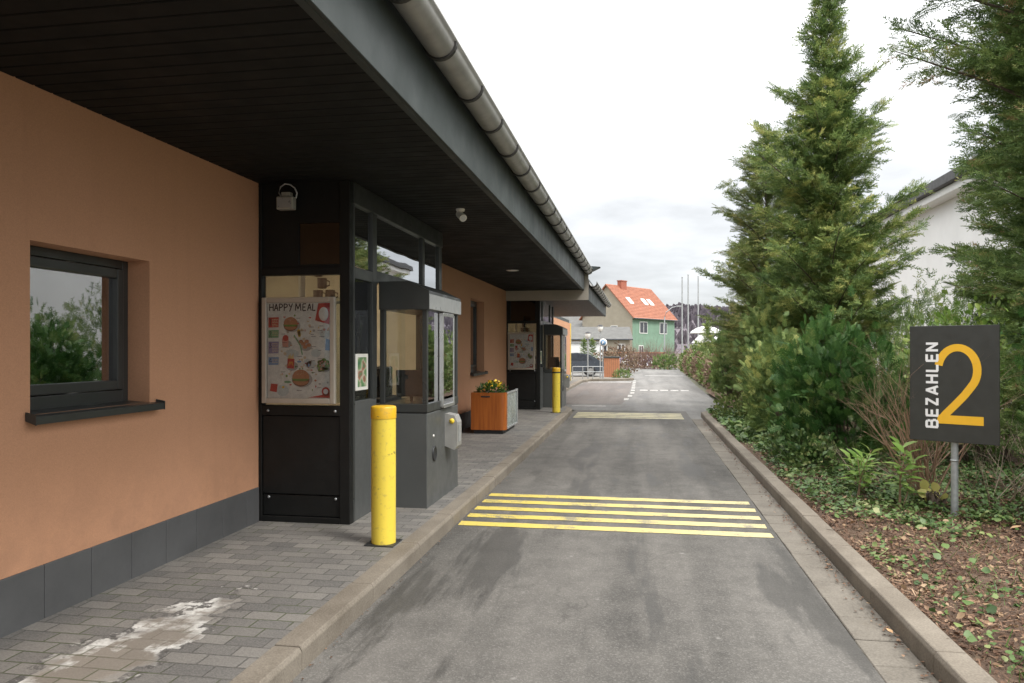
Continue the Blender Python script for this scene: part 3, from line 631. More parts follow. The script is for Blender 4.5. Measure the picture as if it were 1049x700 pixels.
def poster(label,loc,title=True,seed=1):
    rnd=random.Random(seed)
    T=thing('food_poster',label,'poster',loc,0,'food posters on the booth fronts')   # origin: lower left, facing -Y
    w,h=.69,.915; f=.045
    mb=MB(); mb.box(0,f,-.045,0,0,h); mb.box(w-f,w,-.045,0,0,h); mb.box(f,w-f,-.045,0,0,f); mb.box(f,w-f,-.045,0,h-f,h); mb.build('frame',M['poster_frame'],T,bev=.006)
    sh=MB().box(f,w-f,-.022,-.012,f,h-f).build('sheet',M['sheet'],T)
    y=-.0235
    def part(name,mat,fn,yy=y):
        mb=MB(); fn(mb,yy); return mb.build(name,M[mat],sh,recalc=False)
    if title:
        # hand drawn capitals built of strokes
        G={'H':[[(0,0),(.05,1)],[(.6,0),(.62,1.0)],[(.03,.5),(.62,.55)]],'A':[[(0,0),(.32,1),(.62,0)],[(.12,.36),(.5,.4)]],'P':[[(.05,0),(.05,1),(.45,.95),(.6,.75),(.42,.5),(.05,.45)]],
           'Y':[[(0,1),(.3,.52)],[(.62,1.05),(.15,-.1)]],'M':[[(0,0),(.08,1.05),(.42,.25),(.78,1.05),(.9,0)]],'E':[[(.55,1),(.05,.96),(.03,0),(.55,.03)],[(.04,.5),(.45,.53)]],'L':[[(.08,1),(.04,0),(.5,.03)]]}
        def ttl(mb,yy):
            x=.066; 
            for ch in 'HAPPY MEAL':
                if ch==' ': x+=.018; continue
                wd={'M':.068}.get(ch,.046)
                for st in G[ch]:
                    for e_,(p,q) in enumerate(zip(st[:-1],st[1:])): ribbon(mb,[(x+p[0]*.058,.80+p[1]*.06),(x+q[0]*.058,.80+q[1]*.06)],.0095,yy-.0001*e_)
                x+=wd
        part('title','text_black',ttl)
    for i,(mt,z0,z1) in enumerate((('pred',.655,.745),('pgreen',.565,.635),('pviolet',.43,.535),('pblue',.33,.40))):
        o=part('price_box',mt,lambda mb,yy:mb.quad((.055,yy,z0),(.152,yy,z0+.003),(.155,yy,z1),(.056,yy,z1-.002)),-.0232)
        part('price_digit','text_black',lambda mb,yy:ribbon(mb,{0:[(.068,.72),(.075,.73),(.075,.672)],1:[(.066,.615),(.078,.622),(.082,.61),(.066,.578),(.086,.578)],2:[(.066,.52),(.082,.522),(.074,.505),(.084,.49),(.066,.48)],3:[(.078,.388),(.066,.36),(.088,.362)]}[i],.007,yy),-.0242)
        def ln(mb,yy):
            z=z1-.022
            while z>z0+.008:
                x=.092
                while x<.145:
                    l=rnd.uniform(.008,.022); mb.quad((x,yy,z),(min(.147,x+l),yy,z),(min(.147,x+l),yy,z+.006),(x,yy,z+.006)); x+=l+.004
                z-=.014
        part('small_print','pcream',ln,-.0243)
    def burger(cx,cz,r):
        part('burger_picture','patty',lambda mb,yy:disc(mb,cx,cz-.012*r/.05,r*1.02,r*.75,yy),-.0234)
        part('burger_picture','saladgreen',lambda mb,yy:disc(mb,cx-.003,cz-.10*r,r*1.04,r*.36,yy,180,360),-.0238)
        part('burger_picture','bun',lambda mb,yy:disc(mb,cx,cz-.42*r,r*.9,r*.42,yy,180,360),-.0240)
        part('burger_picture','bun',lambda mb,yy:disc(mb,cx,cz+.02*r,r*1.0,r*.82,yy,-12,192),-.0242)
        part('burger_picture','pcream',lambda mb,yy:[disc(mb,cx+rnd.uniform(-.5,.5)*r,cz+rnd.uniform(.3,.7)*r,.003,.002,yy,n=6) for _ in range(12)],-.0246)
    part('soft_print','postshade',lambda mb,yy:[disc(mb,x+.012,z-.018,r*1.15,r*.8,yy) for x,z,r in ((.268,.69,.07),(.365,.225,.085),(.40,.51,.05),(.22,.53,.04),(.57,.335,.06),(.27,.34,.05))],-.0229)
    part('soft_print','ptint',lambda mb,yy:[disc(mb,rnd.uniform(.18,.6),rnd.uniform(.08,.76),rnd.uniform(.03,.07),rnd.uniform(.02,.05),yy) for _ in range(7)],-.0226)
    burger(.268,.69,.066); burger(.365,.225,.08)
    for mt,n_ in (('bun',9),('pred',8),('pyellow',7),('saladgreen',7),('ppink',8),('pcream',12),('postshade',10)):
        part('food_scatter',mt,lambda mb,yy:[disc(mb,rnd.uniform(.18,.63),rnd.uniform(.09,.77),rnd.uniform(.004,.015),rnd.uniform(.004,.012),yy,n=7,a0=rnd.uniform(0,90),a1=rnd.uniform(0,90)+360-90*0) for _ in range(n_)],-.0231-.00002*n_)
    part('fine_print','text_black',lambda mb,yy:[mb.quad((x,yy,z),(x+w_,yy,z),(x+w_,yy,z+.0035),(x,yy,z+.0035)) for x,z,w_ in [(rnd.choice((.17,.31,.45,.52))+rnd.uniform(0,.02),rnd.uniform(.09,.77),rnd.uniform(.02,.05)) for _ in range(26)]],-.0245)
    part('nugget_picture','bun',lambda mb,yy:[disc(mb,.39+dx,.515+dz,.022,.016,yy,n=10) for dx,dz in ((0,0),(.03,.02),(.05,-.012),(.015,-.028),(-.025,.018))])
    part('drink_picture','pyellow',lambda mb,yy:[disc(mb,.345+i*.003,.62-i*.014,.016,.02,yy,n=10) for i in range(3)],-.0236)
    part('drink_picture','ppink',lambda mb,yy:mb.quad((.19,yy,.49),(.245,yy,.485),(.25,yy,.555),(.185,yy,.56)),-.0234)
    part('carton_picture','pred',lambda mb,yy:[mb.quad((.235,yy,.305),(.30,yy,.30),(.305,yy,.385),(.24,yy,.39)),mb.quad((.07,yy,.105),(.135,yy,.095),(.145,yy,.165),(.08,yy,.17)),disc(mb,.22,.565,.028,.026,yy)],-.0236)
    part('carton_picture','pyellow',lambda mb,yy:[ribbon(mb,[(.252,.325),(.257,.352),(.263,.36),(.269,.352),(.271,.33),(.274,.352),(.28,.36),(.286,.352),(.29,.325)],.005,yy)]+[mb.quad((.245+i*.009,yy,.385),(.25+i*.009,yy,.385),(.251+i*.009,yy,.41+.01*(i%3)),(.246+i*.009,yy,.41+.01*(i%3))) for i in range(6)],-.0242)
    part('salad_picture','saladgreen',lambda mb,yy:[disc(mb,.575+rnd.uniform(-.045,.045),.335+rnd.uniform(-.05,.05),.022,.018,yy,n=8) for _ in range(14)],-.0236)
    part('salad_picture','ppink',lambda mb,yy:[disc(mb,.58+rnd.uniform(-.04,.04),.335+rnd.uniform(-.04,.04),.009,.008,yy,n=8) for _ in range(7)],-.024)
    part('red_box_picture','pred',lambda mb,yy:[mb.quad((.50,yy,.715),(.635,yy,.68),(.642,yy,.865),(.53,yy,.862)),],-.0236)
    part('red_box_picture','sheet',lambda mb,yy:disc(mb,.58,.77,.045,.06,yy),-.024)
    part('bottle_picture','pblue',lambda mb,yy:[mb.quad((.595,yy,.46),(.64,yy,.455),(.64,yy,.55),(.6,yy,.56)),disc(mb,.44,.33,.006,.02,yy),disc(mb,.35,.36,.02,.008,yy)],-.0236)
    part('snack_picture','pcream',lambda mb,yy:[disc(mb,.17+rnd.random()*.35,.22+rnd.random()*.45,rnd.uniform(.006,.018),rnd.uniform(.006,.014),yy,n=8) for _ in range(16)],-.0233)
    part('straw_picture','pgreen',lambda mb,yy:[ribbon(mb,[(.30,.59),(.36,.50),(.38,.42)],.012,yy),disc(mb,.24,.185,.035,.01,yy)],-.0237)
    part('banner','pred',lambda mb,yy:[mb.quad((.43,yy,.052),(.645,yy,.052),(.645,yy,.12),(.56,yy,.075)),disc(mb,.60,.105,.038,.038,yy)],-.0236)
    part('banner_emblem','text_white',lambda mb,yy:disc(mb,.60,.105,.023,.023,yy),-.0241)
    MB().box(f,w-f,-.034,-.031,f,h-f).build('cover_glass',M['posterglass'],T)
    return T
poster('framed food menu poster titled HAPPY MEAL on the front of the nearer booth',(-3.185,5.925,1.14)).scale=(.955,1,.985)
poster('small looking framed food poster on the front of the farther booth beyond the planter',(-3.20,17.995,1.10),False,5).scale=(.97,1,1)
# ---------------------------------------------------------------- fittings under the canopy
M['aged']=simple('aged_grey_plastic',(.33,.32,.28),.5,var=.15,scale=20)
T=thing('wall_floodlight','old pale floodlight with a looped cable on the black booth front','lamp',(-2.95,5.93,2.88))
MB().box(-.075,.075,-.10,-.03,-.10,.01).build('housing',M['aged'],T,bev=.01); MB().box(-.062,.062,-.104,-.1005,-.085,-.005).build('lamp_glass',M['hoodgrey'],T)
MB().box(-.04,.04,-.08,-.02,.015,.05).build('junction_box',M['aged'],T,bev=.005)
MB().tube([(-.05,-.05,.01),(-.075,-.05,.05),(-.06,-.05,.10),(-.02,-.05,.125),(.03,-.05,.115),(.07,-.05,.085),(.09,-.05,.04),(.08,-.05,0)],.006,6).build('cable',M['blind'],T)
MB().box(-.02,.02,-.03,.025,-.06,.02).build('bracket',M['dark'],T)
T=thing('security_camera','small white tilted spotlight sensor hanging under the canopy soffit','sensor',(-1.8,7.35,3.028))
MB().lathe([(.001,-.028),(.04,-.024),(.045,-.01),(.045,0)],n=20).build('ceiling_mount',M['whitepl'],T)
MB().tube([(0,0,-.02),(.008,-.01,-.055)],.012,10).build('arm',M['whitepl'],T)
MB().tube([(-.02,.03,-.045),(.045,-.06,-.105)],[.036,.038],16).build('head',M['whitepl'],T,bev=.004); MB().tube([(.0455,-.0607,-.1055),(.047,-.0625,-.107)],.028,16).build('lens',M['blind'],T)
T=thing('ceiling_light','round flush ceiling light under the canopy above the planter','lamp',(-2.27,13.22,3.028))
MB().lathe([(.001,-.012),(.09,-.01),(.10,0)],n=24).build('diffuser',M['whitepl'],T); MB().lathe([(.101,-.006),(.115,-.004),(.118,0)],n=24).build('rim',M['alu'],T)
# ---------------------------------------------------------------- bollards
def bollard(loc,label,ring=True):
    T=thing('bollard',label,'bollard',loc,0,'yellow bollards along the kerb')
    MB().lathe([(.093,0),(.093,.965)],n=40).build('post',M['yellow'],T)
    MB().lathe([(.0965,.955),(.0965,1.035),(.092,1.046),(.078,1.05),(0.001,1.052)],n=40).build('cap',M['yellowcap'],T)
    MB().box(-.115,.115,-.115,.115,.0,.008).build('base_plate',M['dark'],T,bev=.004)
    if ring: MB().lathe([(.0945,.925),(.0975,.927),(.0975,.95),(.0945,.952)],n=40).build('black_ring',M['dark'],T)
    return T
bollard((-1.93,5.42,.12),'nearer yellow steel bollard on the pavement in front of the first booth',False)
bollard((-1.93,17.3,.12),'farther yellow bollard with a black ring beside the second booth')
# ---------------------------------------------------------------- planter
m,t,b=newmat('orange_stained_wood'); n=noise(t,3,6,stretch=(9,9,.5)); t.links.new(ramp(t,n,[(.3,(.26,.066,.010)),(.7,(.42,.125,.02))]),b.inputs['Base Color']); b.inputs['Roughness'].default_value=.42; bump(t,b,n,.15,.004); M['owood']=m
T=thing('planter','orange wooden box planter with a grey glass side standing by the plastered wall','planter',(-2.3,12.7,.12))
w=.62; mb=MB()
rc=.09; poly=[(-w,0),(-rc,0)]+[(-rc+rc*math.sin(R(a)),rc-rc*math.cos(R(a))) for a in range(0,91,15)]+[(0,.16),(-.04,.16),(-.04,.13),(-.06,.06),(-w+.03,.04),(-w+.03,1.3),(-w,1.3)]
mb.prism(poly,'z',.07,.72); mb.build('wooden_front',M['owood'],T,bev=.004)
MB().box(-w+.03,-.045,.05,1.3,.07,.69).build('inner_box',M['dark'],T)
mb=MB(); mb.box(-.035,-.02,.18,1.25,.10,.69); mb.build('side_glass_panel',M['glassd_green'] if 'glassd_green' in M else simple('grey_green_panel',(.22,.25,.235),.25,var=.3,scale=3),T)
mb=MB(); mb.box(-.045,0,1.25,1.31,.07,.73); mb.box(-.04,-.005,.17,1.25,.69,.72); mb.box(-.04,-.005,.17,1.25,.07,.10); mb.build('metal_frame',M['hoodgrey'],T,bev=.003)
MB().box(-w+.05,-.06,.03,1.27,0,.07).build('black_base',M['dark'],T)
MB().box(-.44,-.28,-.004,.0,.64,.665).build('grip_slot',M['dark'],T,bev=.003)
# ---------------------------------------------------------------- pay sign
a=Vector((2.449,7.353)); b_=Vector((3.034,6.967)); wS=(b_-a).length; ang=math.atan2((b_-a).y,(b_-a).x)
T=thing('pay_sign','charcoal sign reading BEZAHLEN with a large yellow 2 on a steel post','sign',(a.x,a.y,.1),ang)
z0,z1=.673,1.712
P_=MB().box(0,wS,0,.022,z0,z1).build('panel',M['signgrey'],T,bev=.003)
def sx_(px): return (px-932)/92*wS
GL={'B':[[(0,0),(0,1)],[(0,.94),(.5,.94)],[(0,.06),(.55,.06)],[(0,.52),(.5,.52)],[(.45,.94),(.58,.86),(.58,.62),(.45,.52)],[(.48,.52),(.64,.42),(.64,.16),(.5,.06)]],
 'E':[[(0,0),(0,1)],[(0,.94),(.6,.94)],[(0,.06),(.62,.06)],[(0,.51),(.54,.51)]],
 'Z':[[(0,.94),(.64,.94)],[(0,.06),(.66,.06)],[(.58,.94),(.06,.06)]],
 'A':[[(-.02,0),(.34,1)],[(.70,0),(.34,1)],[(.1,.28),(.58,.28)]],
 'H':[[(0,0),(0,1)],[(.62,0),(.62,1)],[(0,.51),(.62,.51)]],'L':[[(0,0),(0,1)],[(0,.06),(.58,.06)]],
 'N':[[(0,0),(0,1)],[(.62,0),(.62,1)],[(0,.96),(.62,.04)]]}
mb=MB(); xr,zb=.232,.80; hh_=.098; adv=0; yy=-.0026; stt=.021
for ch in 'BEZAHLEN':
    for st in GL[ch]:
        for p,q in zip(st[:-1],st[1:]):
            yy-=.00002; ribbon(mb,[(xr-hh_*p[1],zb+adv+hh_*p[0]),(xr-hh_*q[1],zb+adv+hh_*q[0])],stt,yy)
    adv+=hh_*{'B':.98,'E':.90,'Z':.98,'A':1.0,'H':.98,'L':.88,'N':.9}[ch]+.006
mb.build('lettering',M['text_white'],P_,recalc=False)
mb=MB(); cx,cz,rx,rz=.385,1.315,.152,.20; sw=.064
pts=[]
for k in range(0,25):
    A=R(168-(168+42)*k/24); pts.append((cx+rx*math.cos(A),cz+rz*math.sin(A)))
pts+=[(.44,1.095),(.37,1.01),(.30,.93),(.262,.88)]
ribbon(mb,pts,sw,-.002)
mb.quad((.222,-.0022,.835),(.585,-.0022,.835),(.585,-.0022,.912),(.232,-.0022,.912))
mb.build('numeral',M['signyellow'],P_,recalc=False)
pm=MB(); pm.tube([(wS/2,.056,.0),(wS/2,.056,1.2)],.030,20); pm.build('post',M['steel'],T)
mb=MB(); mb.lathe([(.0302,.50),(.034,.50),(.034,.515),(.0302,.515)],(wS/2,.056,0),20); mb.build('post_collar',M['steel'],T)
mb=MB(); mb.box(wS/2-.06,wS/2+.06,.0225,.03,.8,.84); mb.box(wS/2-.06,wS/2+.06,.0225,.03,1.5,1.54); mb.build('clamp',M['steel'],T)
# ---------------------------------------------------------------- vegetation kit
def norm(v): return v/np.maximum(1e-9,np.linalg.norm(v,axis=-1,keepdims=True))
def tpl_spray(nb=7,sub=2,wid=.05):     # flat fan of scale-leaf branchlets along +Y, unit long
    V=[];F=[]
    def leaf(p,d,l,w,z=0.0):
        p=np.array(p,float); d=norm(np.array(d,float)); s=np.array([-d[1],d[0],0])
        b=len(V); V.extend([p,p+d*l*.45+s*w,p+d*l+np.array([0,0,-.12*l]),p+d*l*.45-s*w]); F.append((b,b+1,b+2,b+3))
    leaf((0,0,0),(0,1,0),1.0,.025)
    for i in range(nb):
        tt=.1+.82*i/nb
        for s in (-1,1):
            L_=(.42*(1-tt)**.6+.08)*random.uniform(.8,1.15); d=(s*math.sin(.75),math.cos(.75),-.1); p=(0,tt,-.12*tt*tt)
            leaf(p,d,L_,wid)
            for k in range(sub):
                q=.35+.35*k; leaf((p[0]+d[0]*L_*q,p[1]+d[1]*L_*q,p[2]),(s*math.sin(.75+(.6 if k%2 else -.6)),math.cos(.75+(.6 if k%2 else -.6)),-.1),L_*.5,wid*.8)
    return np.array(V),np.array(F)
def tpl_leaf(w=.3,fold=.12,bend=-.15):
    V=np.array([(0,0,0),(w,.45,fold),(0,.5,0),(-w,.45,fold),(0,1,bend),(w*.75,.78,fold*.6+bend*.5),(-w*.75,.78,fold*.6+bend*.5)],float)
    F=np.array([(0,1,2,3),(2,1,5,4),(3,2,4,6)]); return V,F
def stamp(tpl,pos,dirs,ups,scale):
    V,F=tpl; Y=norm(dirs); Z=ups-(ups*Y).sum(-1,keepdims=True)*Y; Z=norm(Z+1e-6); X=np.cross(Y,Z)
    global TINT
    n=len(pos); TINT=np.repeat(rng.random(n),len(V)); P=pos[:,None,:]+scale[:,None,None]*(V[None,:,0:1]*X[:,None,:]+V[None,:,1:2]*Y[:,None,:]+V[None,:,2:3]*Z[:,None,:])
    FF=(F[None]+(np.arange(n)*len(V))[:,None,None]).reshape(-1,F.shape[1]); return P.reshape(-1,3),FF
def tpl_tuft(nb=13,sub=3,wid=.026,ang=.7):     # branchlets all round a drooping axis
    V=[];F=[]
    def leaf(p,d,l,w):
        d=norm(np.array(d,float)); r=np.array([random.gauss(0,1) for _ in range(3)]); sd_=norm(np.cross(d,r)); b=len(V)
        V.extend([p,p+d*l*.45+sd_*w,p+d*l,p+d*l*.45-sd_*w]); F.append((b,b+1,b+2,b+3))
    for i in range(nb):
        tt=.05+.9*i/nb; a_=i*2.4+random.uniform(-.4,.4); p=np.array([0,tt,-.18*tt*tt]); L_=(.34*(1-tt)**.5+.08)*random.uniform(.7,1.3)
        d=np.array([math.cos(a_)*math.sin(ang),math.cos(ang),math.sin(a_)*math.sin(ang)*.6]); leaf(p,d,L_,wid)
        for k in range(sub):
            q=p+d*L_*(.2+.25*k); dd=d+np.array([random.gauss(0,.5) for _ in range(3)]); leaf(q,dd,L_*random.uniform(.4,.65),wid)
    return np.array(V),np.array(F)
SPRF=[tpl_spray(6,2,.05),tpl_spray(7,1,.055),tpl_spray(5,2,.06)]
SPR=[tpl_spray(8,2,.026),tpl_tuft(),tpl_tuft(15,2,.028,.9),tpl_tuft(11,3,.024,.55)]; SPRs=[tpl_spray(4,1,.07)]; LEAF=tpl_leaf(); LEAFL=tpl_leaf(.2,.05,-.2)
IVY=tpl_leaf(.48,.08,-.08)
def stampm(tpls,pos,dirs,ups,scale):
    global TINT
    k=rng.integers(0,len(tpls),len(pos)); VV=[];FF=[];TT=[];off=0
    for i,tp in enumerate(tpls):
        m_=k==i
        if not m_.any(): continue
        a,b=stamp(tp,pos[m_],dirs[m_],ups[m_],scale[m_]); VV.append(a); FF.append(b+off); TT.append(TINT); off+=len(a)
    TINT=np.concatenate(TT)
    return np.vstack(VV),np.vstack(FF)
def conifer(label,loc,H,Rad,mat,h0=.3,nl=75,prof=.85,spr=.27,limbs_extra=(),name='conifer_tree',group=None,asym=None,density=1.0,elev=(.55,-.05)):
    T=thing(name,label,'tree',loc,random.uniform(0,6),group); T.rotation_euler=(0,0,0)
    tr=MB(); n=9; tr.tube([(math.sin(i*1.3)*.02*i/3,math.cos(i*1.7)*.02*i/3,H*i/n) for i in range(n+1)],[max(.008,.022*H/2*(1-i/n)**.9) for i in range(n+1)],8)
    pos=[];dr=[];up=[]
    items=[(h0+(H-h0)*((i+.5)/nl)**.92,i*2.39996+random.uniform(-.3,.3),None) for i in range(nl)]+[(h,a,L_) for h,a,L_ in limbs_extra]
    for h,azm,LL in items:
        f=1-(h/H); f=max(0,f)
        rise=min(1,.55+.45*(h-h0+.1)/(.25*H)) 
        Lb=LL or Rad*(f**prof*rise*random.choice((random.uniform(.45,.8),random.uniform(.75,1.2)))+.05)
        if asym: Lb*=asym(azm,h)
        e0=elev[0]+random.uniform(-.15,.15)+.5*(h/H); e1=elev[1]+.35*(h/H)
        K=7; p=Vector((0,0,h-.08)); P=[p]
        for k in range(K):
            e=e0+(e1-e0)*(k/K)**.8+ (.35*(k/K)**3); a2=azm+random.uniform(-.06,.06)
            p=p+Vector((math.cos(a2)*math.cos(e),math.sin(a2)*math.cos(e),math.sin(e)))*(Lb/K); P.append(p)
        tr.tube(P,[.013*max(.4,Lb)*(1-k/(K+1))+.002 for k in range(K+1)],4,False)
        s=.10
        while s<1.0:
            i=min(K-1,int(s*K)); q=P[i].lerp(P[i+1],s*K-i); d=(P[i+1]-P[i]).normalized()
            side=d.cross(Vector((0,0,1))).normalized()
            for sg in (-1,1):
                tl=(.42*Lb*(1-s)**.8+.14)*random.uniform(.6,1.15)
                td=(d*random.uniform(.55,.9)+side*sg*random.uniform(.5,.95)+Vector((0,0,random.uniform(-.15,.30)))).normalized()
                u=random.uniform(.05,.2)*tl
                while u<tl:
                    pp=q+td*u+Vector((0,0,-.12*u*u)); dd=(td+side*sg*random.uniform(-.5,.5)+Vector((random.uniform(-.35,.35),random.uniform(-.35,.35),random.uniform(-.45,.35)))).normalized()
                    pos.append(pp); dr.append(dd); up.append(Vector((random.uniform(-.8,.8),random.uniform(-.8,.8),1)))
                    u+=.13/density*random.uniform(.8,1.3)
            s+=max(.035,.085/density/max(.3,Lb)*random.uniform(.8,1.2))
        pos.append(P[-1]); dr.append((P[-1]-P[-2]).normalized()); up.append(Vector((0,0,1)))
    for k in range(26):    # leader
        hh=H-.9*(k/26)*min(1,H/5); a2=k*2.4; pos.append(Vector((0,0,hh))); dr.append(Vector((math.cos(a2)*.45,math.sin(a2)*.45,1)).normalized()); up.append(Vector((math.cos(a2),math.sin(a2),.2)))
    pos=np.array(pos);dr=np.array(dr);up=np.array(up)
    sclp=rng.uniform(.65,1.25,len(pos))*spr
    V,F=stampm(SPR,pos,dr,up,sclp); npmesh('crown',V,F,mat,T)
    tr.build('trunk',M['bark'],T,recalc=False)
    return T
def blob_points(n,lobes,inner=.25,ns=1.6,namp=.35):     # lobes: (cx,cy,cz,rx,ry,rz)
    w=np.array([l[3]*l[5]+l[4]*l[5] for l in lobes]); w=w/w.sum(); P=[];D=[]
    for l,ww in zip(lobes,w):
        k=int(n*ww); u=norm(rng.normal(size=(k,3))); r=np.where(rng.random(k)<inner,rng.uniform(.45,.9,k),rng.uniform(.88,1.04,k))
        nn=np.array([mn.noise(Vector((a*ns+l[0],b*ns+l[1],c*ns+l[2]))) for a,b,c in u*2.2])
        r=r*(1+namp*nn); P.append(np.array(l[:3])+u*r[:,None]*np.array(l[3:])); D.append(u)
    return np.vstack(P),np.vstack(D)
def shrub(name,label,loc,lobes,n,mat,tpls,scale,updir=.7,cat='shrub',group=None,stem=True,namp=.6,zmin=.0,jit=.5,upmix=0.0):
    T=thing(name,label,cat,loc,0,group)
    P,D=blob_points(n,lobes,namp=namp); sp=rng.random(len(P))<.16; P[sp]=P[sp]+(D[sp]+np.array([0,0,.5]))*rng.uniform(.04,.24,sp.sum())[:,None]*min(1,lobes[0][5]); k=P[:,2]>zmin; P=P[k]; D=D[k]
    d=D+np.array([0,0,updir])+rng.normal(size=D.shape)*jit; u=D*(1-upmix)+rng.normal(size=D.shape)*.5
    V,F=stampm(tpls,P,norm(d),u,rng.uniform(.65,1.3,len(P))*scale); npmesh('foliage',V,F,mat,T)
    if stem:
        mb=MB()
        for i in range(12):
            l=lobes[i%len(lobes)]; e=Vector((l[0]+random.uniform(-.6,.6)*l[3],l[1]+random.uniform(-.6,.6)*l[4],l[2]+random.uniform(0,.7)*l[5]))
            s_=Vector((random.uniform(-.08,.08)+l[0]*.3,random.uniform(-.08,.08)+l[1]*.3,-.02)); mid=s_.lerp(e,.5)+Vector((random.uniform(-.1,.1),random.uniform(-.1,.1),.1))
            mb.tube([s_,mid,e],[.018,.012,.004],5,False)
        mb.build('stems',M['bark'],T,recalc=False)
    return T
def twigs(mb,p,d,L_,r,depth,spread=.5,up=.12,seg=4,kids=3,sides=4):
    pts=[p];rr=[r]; q=Vector(p); dd=Vector(d).normalized()
    for i in range(seg):
        dd=(dd+Vector((random.uniform(-1,1),random.uniform(-1,1),random.uniform(-1,1)))*.16+Vector((0,0,up*.4))).normalized()
        q=q+dd*L_/seg; pts.append(q.copy()); rr.append(r*(1-.55*(i+1)/seg))
    mb.tube(pts,rr,sides if depth>1 else 3,False)
    if depth>0:
        for k in range(kids):
            i=random.randint(1,seg); nd=(dd+Vector((random.uniform(-1,1),random.uniform(-1,1),random.uniform(-.5,1)))*spread).normalized()
            twigs(mb,pts[i],nd,L_*random.uniform(.45,.75),rr[i]*.62,depth-1,spread,up,3,kids,3)
# ---- big conifers
conifer('tall loose conifer with pointed top in the middle of the hedge',(3.72,15.8,.05),8.95,2.2,M['conifer'],.3,150,.85,.24,
        limbs_extra=[(3.4,-.45,2.1),(3.0,-.2,2.0),(2.6,-.6,2.1),(5.2,-.5,1.5),(2.2,-.75,2.0),(6.1,-.3,1.3),(5.9,2.8,1.5),(4.1,3.6,2.1),(5.0,3.0,1.8)],density=1.08,elev=(.85,.15))
conifer('shorter olive tinged conifer left of and behind the tallest one',(3.0,18.6,.05),6.75,2.1,M['conifer_olive'],.35,105,.62,.22,density=1.0,elev=(.65,.05))
conifer('slim olive conifer behind the brown column hedge plant',(2.95,20.6,.05),4.5,1.15,M['conifer_olive'],.3,60,.5,.21)
conifer('very tall dark conifer at the right edge of the picture behind the sign',(4.3,8.3,.05),9.2,1.0,M['conifer_dark'],.6,260,.12,.17,
        limbs_extra=[(3.85,3.1,1.9),(4.2,2.95,1.75),(4.7,3.1,1.8),(5.0,3.3,1.7),(5.3,3.0,1.6),(5.7,3.2,1.7),(5.5,3.6,1.6)],density=1.3,elev=(.45,.0))
conifer('second dark conifer filling the gap behind the tall one at the right edge',(5.35,10.9,.05),7.6,1.25,M['conifer_dark'],.5,160,.3,.22,density=1.1,elev=(.45,.0))
# ---- shrubs in front
G2='evergreen shrubs along the right kerb'
shrub('thuja_shrub','bright green dense thuja shrub bulging at the foot of the tallest conifer',(2.62,10.3,.05),[(0,0,.7,.62,.6,.8),(-.15,.1,1.3,.42,.5,.62),(.3,-.1,.8,.5,.5,.6),(-.35,.5,.7,.35,.5,.7)],1900,M['thuja'],SPRF,.17,.9)
shrub('thuja_shrub','olive green thuja shrub between the slim conifer and the bright green one',(2.3,13.2,.05),[(0,0,.75,.42,.6,.8),(.1,.4,1.15,.35,.5,.6)],1300,M['conifer'],SPRF,.16,.8)
shrub('thuja_shrub','deep green thuja shrub behind the sweep of the kerb end',(2.6,15.6,.05),[(0,0,1.0,.5,.6,1.05),(.05,.2,1.9,.4,.5,.7)],1500,M['conifer'],SPRF,.17,.8)
shrub('column_shrub','dark column shaped thuja with a browned side standing by the road bend',(2.62,22.6,.05),[(0,0,1.0,.42,.45,1.0),(0,0,1.6,.34,.35,.6)],900,M['conifer_dark'],SPRF,.19,1.0)
shrub('column_shrub','brown dried column thuja right behind the dark green one',(3.05,22.3,.05),[(0,0,.95,.36,.4,.95)],500,M['redhedge'],SPR,.19,1.0)
shrub('thuja_shrub','bright green thuja overlapping the right side of the sign',(3.74,6.75,.05),[(0,0,1.2,.50,.42,1.0),(.05,0,2.2,.42,.42,.9),(.25,.1,2.9,.3,.35,.5)],2300,M['thuja'],SPRF,.13,.9)
shrub('laurel_bush','pale yellow green broadleaf bush above the top of the sign',(4.35,10.4,.05),[(0,0,1.25,.7,.6,.85),(.7,.1,1.3,.6,.5,.75),(-.5,.2,1.0,.45,.5,.75)],3000,M['laurel'],[LEAF],.085,.5,namp=.5)
shrub('background_hedge','dense dark hedge closing the bed behind the sign and bare shrub',(5.0,9.6,.05),[(0,-1.2,.9,.9,1.4,1.0),(0,1.0,.9,.9,1.5,1.0),(.2,3.2,1.1,.9,1.5,1.1),(.1,5.6,1.2,.9,1.6,1.3),(-.9,1.6,.6,.8,.9,.7),(0,-3.4,.9,.9,1.4,1.05),(.2,-5.8,.9,.9,1.5,1.1),(0,8.2,1.2,.9,1.6,1.3)],6000,M['conifer_dark'],SPR,.22,.8,cat='hedge')
shrub('background_hedge','green hedge running further back behind the conifers',(4.3,22,.05),[(0,-2,1.0,.7,1.5,1.1),(0,0,1.0,.7,1.5,1.2),(0,2.5,1.0,.7,1.7,1.1),(-.3,5,.9,.7,1.6,1.0)],2200,M['greenhedge'],[LEAF],.13,.5,cat='hedge')
shrub('low_shrub','low yellow green ground shrub beside the kerb end',(2.05,17.2,.08),[(0,0,.15,.38,1.3,.28),(.4,-1.2,.15,.4,.9,.3)],1500,M['greenhedge'],[LEAF],.07,.7,stem=False)
shrub('low_shrub','low mixed green shrub at the kerb below the bright thuja',(2.05,10.9,.08),[(0,0,.12,.25,.9,.24),(.1,-1.0,.15,.28,.7,.3)],1500,M['ivy'],[LEAF],.06,.7,stem=False)
